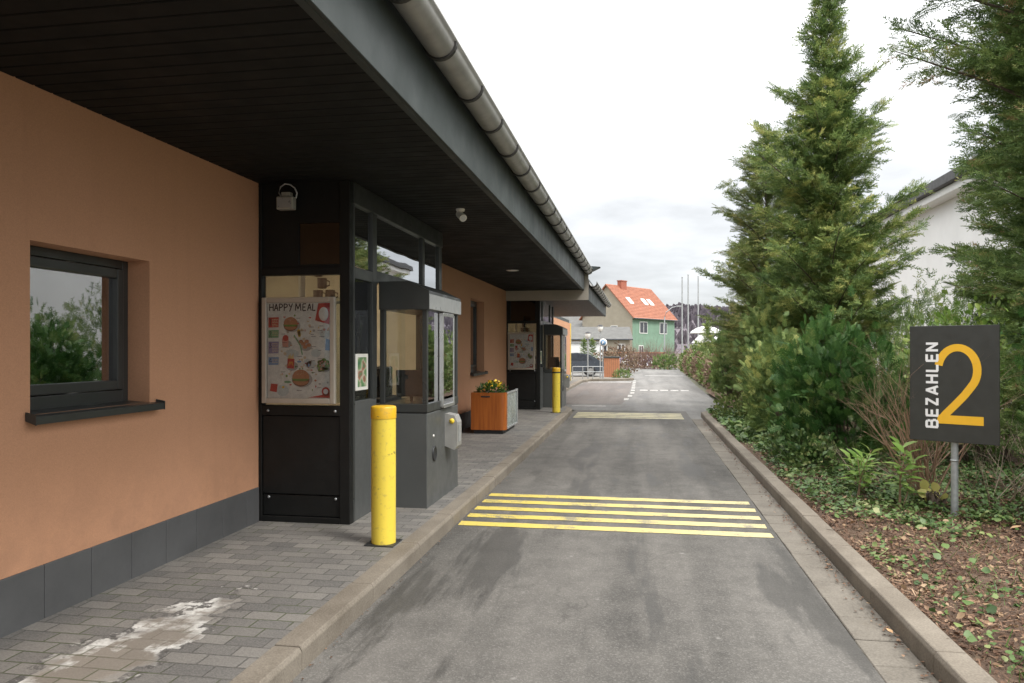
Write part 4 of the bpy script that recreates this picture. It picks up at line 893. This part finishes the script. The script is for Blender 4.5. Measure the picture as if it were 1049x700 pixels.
# ---- far hedge on the right of the road
hy=[25.5,29,33,37.5,42,47,53]
hm=['greenhedge','redhedge','greenhedge','redhedge','greenhedge','redhedge','greenhedge']
hl=['green hedge block nearest the column thuja','reddish brown hedge block after the nearest green one','green hedge block beneath the small cone tree','reddish hedge block in the middle of the row','green hedge block before the far reddish one','far reddish hedge block near the road end','farthest green hedge block at the road end']
for y,mt,lb in zip(hy,hm,hl):
    x=2.85+(y-24)*.012; s=2.3
    shrub('hedge_block',lb,(x,y,.02),[(0,0,.65,.42,s,.72)],900,M[mt],[LEAF],.15,.5,cat='hedge',group='hedge blocks along the road',namp=.3,stem=False)
    shrub('hedge_block','taller '+('leafy' if mt=='greenhedge' else 'mixed')+' bush rising behind the '+lb.replace(' block',''),(x+.7,y+1,.02),[(0,0,1.0,.6,s*.8,.85+random.uniform(-.15,.2))],700,M['greenhedge'],[LEAF],.17,.5,cat='hedge',group='bushes behind the road hedge',namp=.4,stem=False)
conifer('small dark cone shaped conifer above the roadside hedge',(3.1,35.5,.05),2.75,.55,M['conifer'],.2,40,1.0,.22,name='cone_tree')
# ---- bare shrub beside the sign
T=thing('bare_shrub','leafless brown shrub with a dense twiggy top left of the sign','shrub',(2.75,7.75,.08)); mb=MB()
for i in range(20):
    a_=random.uniform(2.4,4.0) if i%4 else random.uniform(0,6.28); lean=random.uniform(.12,.68)
    twigs(mb,Vector((random.uniform(-.1,.1),random.uniform(-.08,.08),0)),Vector((math.cos(a_)*lean,math.sin(a_)*lean*.5,1)),random.uniform(.75,1.05),.011,4 if i%2 else 3,.6,.06,4,3)
mb.build('twigs',M['twig'],T,recalc=False)
T=thing('bare_shrub','thin dead twigs tangled under and right of the sign','shrub',(3.35,7.9,.08)); mb=MB()
for i in range(16):
    a_=random.uniform(0,6.28); twigs(mb,Vector((random.uniform(-.4,.5),random.uniform(-.3,.3),0)),Vector((math.cos(a_)*.7,math.sin(a_)*.5,.8)),random.uniform(.4,.8),.006,2,.7,0,4,3)
mb.build('twigs',M['deadtwig'],T,recalc=False)
T=thing('bare_shrub','low grey dead twigs at the foot of the bright thuja','shrub',(2.7,8.9,.08)); mb=MB()
for i in range(14):
    a_=random.uniform(0,6.28); twigs(mb,Vector((random.uniform(-.4,.4),random.uniform(-.3,.3),0)),Vector((math.cos(a_),math.sin(a_)*.5,.5)),random.uniform(.35,.6),.005,2,.7,0,4,3)
mb.build('twigs',M['deadtwig'],T,recalc=False)
M['laurelyoung']=leafmat('pale_laurel_leaves',[(0,(.12,.22,.045)),(.5,(.22,.36,.08)),(1,(.45,.55,.18))],.3,.32,3)
# ---- young laurels
def laurel(loc,h,ns,label):
    T=thing('laurel_plant',label,'plant',loc,0,'young laurels in the bed'); mb=MB(); pos=[];dr=[];up=[]
    for s in range(ns):
        a_=random.uniform(0,6.28); top=Vector((math.cos(a_)*.13*(s>0),math.sin(a_)*.1*(s>0),h*random.uniform(.75,1))); base=Vector((random.uniform(-.02,.02),0,0))
        mid=base.lerp(top,.5)+Vector((random.uniform(-.03,.03),0,0)); mb.tube([base,mid,top],[.007,.005,.003],5,False)
        nlf=15
        for k in range(nlf):
            f=.3+.7*k/nlf; p=base.lerp(top,f); a2=k*2.4; e=.25+.7*(k/nlf)**3
            pos.append(p); dr.append(Vector((math.cos(a2)*math.cos(e),math.sin(a2)*math.cos(e),math.sin(e)))); up.append(Vector((0,0,1)))
    mb.build('stems',M['twig'],T,recalc=False)
    V,F=stamp(LEAFL,np.array(pos),np.array(dr),np.array(up)+rng.normal(size=(len(pos),3))*.15,rng.uniform(.12,.19,len(pos))); npmesh('leaves',V,F,M['laurelyoung'],T)
laurel((2.40,7.45,.1),.62,3,'taller young laurel with upright pale leaves left of the sign')
laurel((2.12,7.8,.1),.52,2,'shorter young laurel to the left of the taller one')
laurel((2.3,8.25,.1),.38,3,'small laurel seedling behind the two larger ones')
# ---- ground cover: ivy and litter
def scatter(n,xr,yr,dens,tpl,scale,mat,name,label,cat,tilt=.5,zoff=.0,up=.0):
    P=[]; 
    while len(P)<n:
        x=random.uniform(*xr); y=random.uniform(*yr)
        if random.random()<dens(x,y): P.append((x,y,bedz(x,y)+random.uniform(0,zoff)))
    P=np.array(P); a_=rng.uniform(0,6.28,n); d=np.stack([np.cos(a_),np.sin(a_),rng.normal(size=n)*tilt*.6+up],1); u=np.stack([rng.normal(size=n)*tilt,rng.normal(size=n)*tilt,np.ones(n)],1)
    V,F=stampm([tpl],P,d,u,(rng.uniform(.45,1.0,n)+rng.random(n)**3*.9)*scale); return tag(npmesh(name,V,F,mat),label,cat,kind='stuff')
def nz(x,y,s,o=0): return mn.noise(Vector((x*s,y*s,o)))
def divy(x,y):
    e=(x-1.6)
    base=min(1,max(0,(y-6.3)*1.2+nz(x,y,1.6)*1.6)); edge=.35 if e<.12 else 1
    near=.20*max(0,nz(x,y,1.3,5)*3) 
    return max(base*edge,near)*(.25+.75*max(0,nz(x,y,2.2,2)*1.6+.4))
scatter(20000,(1.62,4.6),(3.0,12.5),divy,IVY,.038,M['ivy'],'ivy','dark green ivy ground cover creeping over the bed','ground cover',.55,.07,.2)
scatter(6000,(1.62,3.0),(12.5,18.6),lambda x,y:.9,IVY,.07,M['ivy'],'ivy','green ground cover in the bed towards the kerb end','ground cover',.55,.08,.2)
def dlit(x,y): return (.35+.65*max(0,nz(x,y,2.5,9)+.4))*(1 if y<8 else .35)
LIT=tpl_leaf(.35,.2,.15)
scatter(26000,(1.58,4.6),(2.2,10),dlit,LIT,.021,M['litter'],'leaf_litter','brown leaf litter and bark scraps on the bed','leaf litter',.5,.015)
CH=(np.array([(-.06,0,0),(.06,0,0),(.05,1,.08),(-.05,1,.08)]),np.array([(0,1,2,3)]))
scatter(16000,(1.58,4.4),(2.2,9),dlit,CH,.05,M['litter'],'twig_litter','thin dry twigs and needles strewn on the soil','twig litter',.35,.02)
scatter(2400,(1.62,4.6),(2.5,12),lambda x,y:.8,tpl_leaf(.4,.18,.2),.032,leafmat('pale_dead_leaves',[(0,(.12,.07,.04)),(.5,(.26,.16,.09)),(1,(.45,.33,.21))],.15,.7,3),'dead_leaves','scattered pale dead leaves among the ivy','leaves',.5,.06,.1)
scatter(1500,(1.6,4.6),(2.5,9),lambda x,y:max(0,nz(x,y,1.1,4)+.25),(np.array([(-.03,0,0),(.03,0,0),(.012,.6,.12),(-.012,.6,.12)]),np.array([(0,1,2,3)])),.10,M['ivy'],'grass','sparse short grass blades in the bed','grass',.6,.02,.9)
# fallen yellow and tan leaves
T=shrub('yellow_plant','clump of pale yellow leaves at the foot of the bare shrub',(2.72,7.5,.1),[(0,0,.10,.08,.07,.10)],26,M['yleaf'],[tpl_leaf(.45,.1,-.1)],.085,.5,cat='plant',stem=True)
P=np.array([(2.55,4.95,.15),(2.64,4.88,.15),(2.7,5.1,.16),(2.95,6.6,.15),(3.15,6.9,.15),(2.7,4.6,.15),(1.45,3.6,.03),(1.38,4.4,.03),(1.4,4.9,.03)])
V,F=stamp(tpl_leaf(.42,.15,.2),P,np.stack([np.cos(np.arange(9)*2.1),np.sin(np.arange(9)*2.1),np.zeros(9)+.1],1),np.tile([0.1,.1,1.],(9,1)),np.array([.11,.12,.09,.09,.08,.08,.05,.045,.04]))
M['tanleaf']=leafmat('tan_fallen_leaves',[(0,(.5,.28,.13)),(1,(.65,.45,.27))],.1,.6,3)
tag(npmesh('fallen_leaves',V,F,M['tanleaf']),'large tan fallen leaves on the bed and gutter','leaves',kind='stuff')
# litter in gutter line
n=700; x_=np.abs(rng.normal(size=n))*.05; P=np.stack([1.405-x_,rng.uniform(2.5,17,n),np.full(n,.014)],1)
a_=rng.uniform(0,6.28,n); V,F=stamp(LIT,P,np.stack([np.cos(a_),np.sin(a_),a_*0],1),np.stack([rng.normal(size=n)*.2,rng.normal(size=n)*.2,np.ones(n)],1),rng.uniform(.010,.028,n))
tag(npmesh('gutter_litter',V,F,M['litter']),'dry leaf crumbs collected along the right kerb','leaf litter',kind='stuff')
n=260; P=np.stack([-1.648+np.abs(rng.normal(size=n))*.025,rng.uniform(2.5,17,n),np.full(n,.008)],1)
a_=rng.uniform(0,6.28,n); V,F=stamp(LIT,P,np.stack([np.cos(a_),np.sin(a_),a_*0],1),np.stack([rng.normal(size=n)*.2,rng.normal(size=n)*.2,np.ones(n)],1),rng.uniform(.006,.018,n))
tag(npmesh('gutter_litter',V,F,M['litter']),'dark crumbs of dirt along the left kerb','leaf litter',kind='stuff')
# flowers in the planter
T=thing('flowering_plant','yellow flowers with green leaves growing in the orange planter','plant',(-2.6,12.98,.80))
P,D=blob_points(260,[(0,0,.06,.24,.2,.10)]); V,F=stamp(LEAF,P,norm(D+[0,0,.6]),D,rng.uniform(.05,.09,len(P))); npmesh('leaves',V,F,M['thuja'],T)
P,D=blob_points(110,[(.02,0,.13,.16,.15,.09)]); P=P[P[:,2]>.1]; V,F=stamp(tpl_leaf(.5,.1,.1),P,rng.normal(size=P.shape)+[0,0,.4],np.tile([0,0,1.],(len(P),1)),rng.uniform(.04,.065,len(P))); npmesh('blossoms',V,F,M['petal'],T)
# ---------------------------------------------------------------- white building on the right
m=simple('white_render',(.80,.80,.79),.8,var=.05,scale=1,bmp=.1); M['wrender']=m
T=thing('white_building','large white rendered building with dark eaves behind the hedge','building',(9,12,0)); 
MB().box(0,9,0,30,-.05,6.0).build('wall',M['wrender'],T)
MB().box(-.45,9,-.3,30.3,6.0,6.22).build('eaves_board',M['white'],T,bev=.02); MB().box(-.62,9.2,-.4,30.4,6.222,6.50).build('roof_edge',M['plinth'],T,bev=.02)
MB().prism([(-.5,6.503),(4.5,7.2),(9.2,6.503)],'y',-.35,30.35).build('roof',M['plinth'],T)
# ---------------------------------------------------------------- far buildings
M['tile']=simple('orange_roof_tiles',(.31,.12,.07),.7,var=.2,scale=3); M['tilegrey']=simple('grey_roof_sheets',(.11,.11,.105),.7,var=.15,scale=2)
M['housebeige']=simple('beige_house_render',(.36,.32,.255),.9,var=.08,scale=1.5); M['housegreen']=simple('green_house_render',(.17,.27,.20),.85,var=.12,scale=1.2)
M['brick']=simple('red_brick',(.33,.11,.07),.85,var=.3,scale=20); M['pinkr']=simple('pale_pink_render',(.58,.38,.30),.9,var=.06)
M['winglass']=simple('dark_window_glass',(.05,.055,.065),.12,var=.2)
def house(label,corner,ang,length,width,eave,ridge,wall,side,roof,wins=(),gwins=(),over=.35,chim=None,sky=(),name='house'):
    # local: x along the ridge (long side at y=0 faces the viewer), y across
    T=thing(name,label,'house',(corner[0],corner[1],0),ang)
    mb=MB(); mb.add([(0,0.02,0),(0,width,0),(0,width,eave),(0,width/2,ridge-.05),(0,0.02,eave),(length,0.02,0),(length,width,0),(length,width,eave),(length,width/2,ridge-.05),(length,.02,eave)],
       [(0,1,2,3,4),(5,9,8,7,6),(1,6,7,2),(2,7,8,3),(3,8,9,4)]); mb.build('gable_wall',wall,T)
    MB().box(-.01,length+.01,0,.019,0,eave+.02).build('front_wall',side,T)
    sl=(ridge-eave)/(width/2); mb=MB(); o_=over; th_=.14
    pr_=[(-o_,eave-o_*sl),(width/2,ridge),(width+o_,eave-o_*sl),(width+o_,eave-o_*sl+th_),(width/2,ridge+th_*1.3),(-o_,eave-o_*sl+th_)]
    mb.prism(pr_,'x',-.3,length+.3); rf=mb.build('roof',roof,T)
    if roof is M['tile']:
        mb=MB(); n_=22
        for i in range(1,n_):
            f=i/n_; y=-o_+(width/2+o_)*f; z=eave-o_*sl+th_+(ridge+th_*.3-eave+o_*sl)*f; mb.box(-.3,length+.3,y-.02,y+.04,z-.02,z+.045)
        mb.build('tile_courses',roof,rf)
    MB().tube([(-.3,-o_-.07,eave-o_*sl+.06),(length+.3,-o_-.07,eave-o_*sl+.06)],.07,8).build('gutter',M['winglass'],T)
    for (x,z,w_,h_) in wins:
        f=MB().box(x,x+w_,-.06,.0,z,z+h_).build('window',M['white'],T); mb=MB(); mb.box(x+.09,x+w_/2-.05,-.075,-.062,z+.09,z+h_-.09); mb.box(x+w_/2+.05,x+w_-.09,-.075,-.062,z+.09,z+h_-.09); mb.build('pane',M['winglass'],f)
    for (y,z,w_,h_) in gwins:
        f=MB().box(-.06,0,y,y+w_,z,z+h_).build('window',M['white'],T); MB().box(-.075,-.062,y+.09,y+w_-.09,z+.09,z+h_-.09).build('pane',M['winglass'],f)
    for (x,f) in sky:
        y0,y1=-o_+(width/2+o_)*f,-o_+(width/2+o_)*(f+.17); zz0=eave+sl*y0+th_+.05; zz1=eave+sl*y1+th_+.05
        mb=MB(); mb.add([(x,y0,zz0),(x+.9,y0,zz0),(x+.9,y1,zz1),(x,y1,zz1),(x,y0,zz0+.12),(x+.9,y0,zz0+.12),(x+.9,y1,zz1+.12),(x,y1,zz1+.12)],[(0,3,2,1),(4,5,6,7),(0,1,5,4),(1,2,6,5),(2,3,7,6),(3,0,4,7)]); mb.build('skylight',M['white'],rf)
    if chim: 
        x,y,w_,h_=chim; MB().box(x,x+w_,y,y+.6,ridge-.9,ridge+h_).build('chimney',M['brick'],rf); MB().box(x-.06,x+w_+.06,y-.06,y+.66,ridge+h_,ridge+h_+.12).build('chimney_cap',M['brick'],rf)
    return T
a_=math.atan2(9.1,5.49)
house('steep orange tiled house with a green front wall and beige gable',(-.89,93.2),a_,10.6,7.6,5.75,9.75,M['housebeige'],M['housegreen'],M['tile'],
      wins=[(1.6,3.6,1.9,1.5),(6.6,3.6,1.9,1.5),(1.4,.9,1.1,1.2)],gwins=[(2.2,3.4,1.0,1.2),(4.8,1.0,1.0,1.3),(2.2,1.0,1.0,1.3)],chim=(2.6,3.3,1.3,.7),sky=[(1.7,.42),(5.3,.42),(6.8,.42)])
house('grey roofed house rising behind the beige gable',(-9.5,112),R(55),7,7.5,8.0,10.5,M['housebeige'],M['wrender'],M['tilegrey'],wins=[(2,6,1.2,1.2),(4.4,6,1.2,1.2)],gwins=[(3,6,1,1.1)])
house('low beige annexe with a shallow grey roof in front of the tiled house',(-7.2,79.5),R(8),6.2,5,2.75,3.9,M['housebeige'],M['housebeige'],M['tilegrey'],wins=[(2.9,1.0,.9,1.2),(4.9,.9,.8,1.3)],name='annexe')
house('pale pink house just past the restaurant corner',(-14.2,96),R(6),9,8,4.3,6.2,M['pinkr'],M['pinkr'],M['tilegrey'],wins=[(4,2.2,1.2,1.3),(6.8,2.2,1.2,1.3)])
# low white garage and pavilion
T=thing('garage','low white flat roofed garage behind the two small cone trees','garage',(-6.2,52.5,0))
MB().box(0,3.4,0,4,0,2.05).build('wall',M['wrender'],T); MB().box(-.1,3.5,-.1,4.1,2.052,2.15).build('roof',M['hoodgrey'],T); MB().box(.4,2.8,-.03,-.002,.05,1.8).build('door',M['white'],T)
T=thing('pavilion','low white pavilion with a jagged roofline behind the roadside hedge','pavilion',(4.1,56,0))
mb=MB(); mb.box(0,6,0,4,0,2.1); mb.build('wall',M['wrender'],T)
mb=MB(); 
for k in range(5): mb.prism([(k*1.25-.1,2.1),(k*1.25+.55,2.75-.1*(k%2)),(k*1.25+1.14,2.1)],'y',-.1,4.1)
mb.build('roof',M['white'],T)
mb=MB(); [mb.box(.4+k*1.15,1.1+k*1.15,-.03,-.003,.9,1.8) for k in range(5)]; mb.build('window_row',M['winglass'],T)
T=thing('parasol','round white parasol open above the hedge in front of the pavilion','parasol',(4.15,48.5,0))
MB().lathe([(.03,0),(.03,2.75)],n=10).build('pole',M['white'],T); MB().lathe([(1.0,2.62),(.95,2.74),(.6,2.95),(.05,3.12),(.001,3.13)],n=16).build('canopy',M['white'],T)
GF='white flagpoles'
for x,y,h,lb in ((3.62,61.5,7.4,'leftmost of the three white flagpoles'),(4.1,61.6,7.6,'middle and tallest of the three white flagpoles'),(4.9,61.7,7.45,'rightmost of the three white flagpoles')):
    T=thing('flagpole',lb,'flagpole',(x-.25,y,0),0,GF); MB().tube([(0,0,0),(0,0,h)],[.07,.045],8).build('pole',M['hoodgrey'],T); MB().lathe([(.05,0),(.07,.05),(.001,.12)],(0,0,h),8).build('finial',M['hoodgrey'],T)
T=thing('street_lamp','thin arched street lamp between the tiled house and the flagpoles','street lamp',(2.3,71.5,0))
MB().tube([(0,0,0),(0,0,4.6),(.15,0,5.1),(.7,0,5.55),(1.2,0,5.65)],[.06,.045,.04,.035,.03],8).build('pole',M['steel'],T); MB().box(1.1,1.55,-.1,.1,5.6,5.7).build('lamp_head',M['steel'],T,bev=.02)
for x,y,h,lb,sg in ((-2.62,38.0,2.35,'shorter garden lamp post behind the railing',0),(-1.98,37.9,2.7,'taller garden lamp post beside the parking sign',1)):
    T=thing('lamp_post',lb,'lamp post',(x,y,.12),0,'lamp posts by the railing')
    MB().tube([(0,0,0),(0,0,h-.3)],.035,10).build('post',M['steel'],T); MB().lathe([(.05,h-.32),(.11,h-.28),(.15,h-.06),(.14,h-.05)],n=14).build('shade',M['whitepl'],T); MB().lathe([(.17,h-.05),(.08,h+.02),(.001,h+.04)],n=14).build('lid',M['dark'],T)
T=thing('parking_sign','small round blue and white sign on the railing post','sign',(-1.84,37.55,.12)); M['blue']=simple('blue_enamel',(.12,.25,.42),.4,var=.05)
MB().tube([(0,0.02,0),(0,.02,2.1)],.025,8).build('post',M['steel'],T)
o=MB().lathe([(.20,0),(.20,.012),(.001,.012)],n=24).build('disc',M['white'],T); o.rotation_euler=(R(90),0,0); o.location=(.02,-.01,1.82)
q=MB().lathe([(.14,.013),(.14,.018),(.001,.018)],n=24).build('blue_face',M['blue'],o)
q2=textmesh('symbol','P',.2,M['text_white'],o,offset=.006); q2.location=(-.055,-.07,.0195)
# railing
T=thing('railing','low grey tubular railing at the end of the parking lane','railing',(-3.3,36.9,.12))
for i in range(4): MB().tube([(i*.5,i*.07,0),(i*.5,i*.07,.62)],.022,8).build('post',M['steel'],T)
for z in (.62,.36): MB().tube([(-.0,0,z),(1.5,.21,z)],.018,8).build('rail',M['steel'],T)
# car
M['carpaint']=simple('dark_grey_car_paint',(.06,.07,.085),.22,var=.05,spec=.7)
def car(loc,rz,label):
    T=thing('parked_car',label,'car',loc,rz)
    side=[(-2.1,.28),(-2.12,.62),(-1.95,.84),(-1.2,.93),(-.62,1.33),(.55,1.40),(1.25,1.30),(1.85,.93),(2.08,.85),(2.1,.4),(2.0,.25)]
    MB().prism(side,'y',-.84,.84).build('body',M['carpaint'],T,bev=.07,bseg=3)
    for s in (-1,1): MB().prism([(-1.0,.94),(-.55,1.27),(.5,1.33),(1.15,1.24),(1.5,.95)],'y',s*.845-.004,s*.845+.004).build('side_window',M['winglass'],T)
    MB().add([(-1.16,-.7,.96),(-1.16,.7,.96),(-.66,.62,1.32),(-.66,-.62,1.32)],[(0,1,2,3)]).build('windscreen',M['winglass'],T)
    for x in (-1.3,1.3):
        for s in (-1,1):
            w_=MB().tube([(x,s*.70,.31),(x,s*.86,.31)],.31,20).build('wheel',M['dark'],T); MB().tube([(x,s*.861,.31),(x,s*.868,.31)],.19,16).build('rim',M['alu'],w_)
    for s in (-1,1): MB().box(2.06,2.12,s*.62-.14,s*.62+.14,.68,.82).build('tail_light',M['red'],T,bev=.02); 
    for s in (-1,1): MB().box(-2.14,-2.05,s*.6-.16,s*.6+.16,.62,.74).build('headlight',M['whitepl'],T,bev=.02)
    return T
car((-4.25,44.2,0),R(8),'dark grey hatchback parked beyond the railing')
# wooden bin enclosure, brown dome bush, cypresses, far wall
M['cedar']=simple('reddish_wood_boards',(.40,.17,.085),.7,var=.25,scale=9,stretch=(6,6,.5))
T=thing('bin_enclosure','reddish boarded bin enclosure beside the traffic island','enclosure',(-1.95,41.2,0))
mb=MB(); [mb.box(k*.105,k*.105+.095,0,.03,.06,1.12) for k in range(8)]; [mb.box(.80,.83,.05+k*.105,.145+k*.105,.06,1.12) for k in range(9)]; mb.build('boards',M['cedar'],T)
mb=MB(); mb.box(-.03,.86,-.03,1.0,1.125,1.2); mb.build('lid',M['fascia'],T); MB().box(.0,.80,.032,.98,0,1.1).build('inner_box',M['dark'],T)
shrub('dome_bush','rounded reddish brown bush behind the bin enclosure',(-1.55,50.5,0),[(0,0,.75,1.45,1.2,.95)],1500,M['redhedge'],[LEAF],.16,.5)
shrub('ground_bush','low dark shrub at the tip of the traffic island',(-.95,39.2,.1),[(0,0,.12,.4,.35,.25)],350,M['conifer_dark'],SPRs,.14,.6,stem=False)
for x,lb in ((-3.75,'left of the two small cone trees in front of the white garage'),(-3.2,'right of the two small cone trees in front of the white garage')):
    conifer(lb,(x,51,.0),2.25,.42,M['conifer_dark'],.15,34,1.0,.2,name='cone_tree',group='small cone trees')
M['gwall']=simple('stained_wall',(.26,.19,.14),.9,var=.3,scale=2)
T=thing('garden_wall','low brown wall with purple and white graffiti across the road end','wall',(-8,66.5,0))
MB().box(0,10.2,0,.25,0,1.25).build('wall',M['gwall'],T); MB().box(-.05,10.25,-.05,.3,1.252,1.35).build('coping',M['cedar'],T)
M['gpurple']=simple('purple_spray_paint',(.22,.17,.42),.7,var=.2,scale=8)
mb=MB(); 
for k in range(5):
    cx_=6.4+k*.62; ribbon(mb,[(cx_-.22+.1*math.sin(j*2.1+k),.15+j*.16) for j in range(7)],.2,-.006); ribbon(mb,[(cx_-.2,.3+.12*(k%3)),(cx_,.75),(cx_+.22,.35+.2*(k%2))],.16,-.0065)
mb.build('graffiti',M['white'],T,recalc=False)
mb=MB()
for k in range(5):
    cx_=6.45+k*.62; ribbon(mb,[(cx_-.2+.09*math.sin(j*1.9+k*2),.2+j*.15) for j in range(6)],.09,-.009); ribbon(mb,[(cx_-.15,.55),(cx_+.18,.9-.3*(k%2))],.08,-.0095)
mb.build('graffiti',M['gpurple'],T,recalc=False)
for i,(x,y,s,lb) in enumerate(((.9,61.5,1.0,'reddish leafless bush in front of the green house wall'),(-.4,63,.8,'smaller leafless reddish bush left of the larger one'),(2.3,63.5,1.0,'leafless reddish bush next to the end of the road hedge'))):
    T=thing('bare_bush',lb,'bush',(x,y,0),0,'bare bushes at the road end'); mb=MB()
    for k in range(34):
        a2=random.uniform(0,6.28); twigs(mb,Vector((random.uniform(-.7,.7),random.uniform(-.4,.4),0)),Vector((math.cos(a2)*.6,math.sin(a2)*.6,1)),random.uniform(1.1,1.7)*s,.028,2,.65,.05,4,4)
    mb.build('twigs',M['twigfar'],T,recalc=False)
shrub('ground_bush','dark green bush tucked at the end of the road on the right',(2.0,60,.0),[(0,0,.5,.8,.6,.6)],500,M['conifer_dark'],SPRs,.25,.6,stem=False)
# ---------------------------------------------------------------- hill with a bare wood
m,t,b=newmat('wooded_hill'); n=noise(t,.05,8,rough=.75); n2=noise(t,.6,4)
c=mixc(t,.5,ramp(t,n,[(.3,(.10,.09,.115)),(.7,(.19,.165,.18))]),ramp(t,n2,[(.3,(.07,.065,.085)),(.7,(.22,.19,.20))])); t.links.new(c,b.inputs['Base Color']); b.inputs['Roughness'].default_value=1
V=[];F=[];nx,ny=90,14
def hillz(x,fy): return max(-1,(21+5*mn.noise(Vector((x*.008,3,0)))+2*mn.noise(Vector((x*.03,1,0)))+.8*mn.noise(Vector((x*.15,fy*3,0))))*math.sin(min(1,fy)*math.pi/2))-.5
for j in range(ny+1):
    for i in range(nx+1): x=-500+1000*i/nx; V.append((x,300+j*12,hillz(x,j/10)))
for j in range(ny):
    for i in range(nx): q=j*(nx+1)+i; F.append((q,q+1,q+nx+2,q+nx+1))
struct(MB().add(V,F,True).build('hill',m,recalc=False))
mb=MB()
for i in range(2600):
    x=random.uniform(-150,110); fy=random.uniform(.0,1.1); y=300+fy*120; z=hillz(x,fy)-.2; h=random.uniform(2.5,5.5)
    for k in range(2):
        a2=random.uniform(0,3.14); w_=h*.33; dx,dy=math.cos(a2)*w_,math.sin(a2)*w_; mb.add([(x-dx*.1,y-dy*.1,z),(x+dx*.1,y+dy*.1,z),(x+dx,y+dy,z+h*.6),(x+dx*.3,y+dy*.3,z+h),(x-dx*.5,y-dy*.5,z+h*.85),(x-dx,y-dy,z+h*.5)],[(0,1,2,3,4,5)])
tag(mb.build('bare_wood',leafmat('bare_wood_purple_grey',[(0,(.09,.08,.10)),(1,(.21,.18,.19))],.1,.9,.02),recalc=False),'purple grey leafless wood covering the far hillside','woodland',kind='stuff')
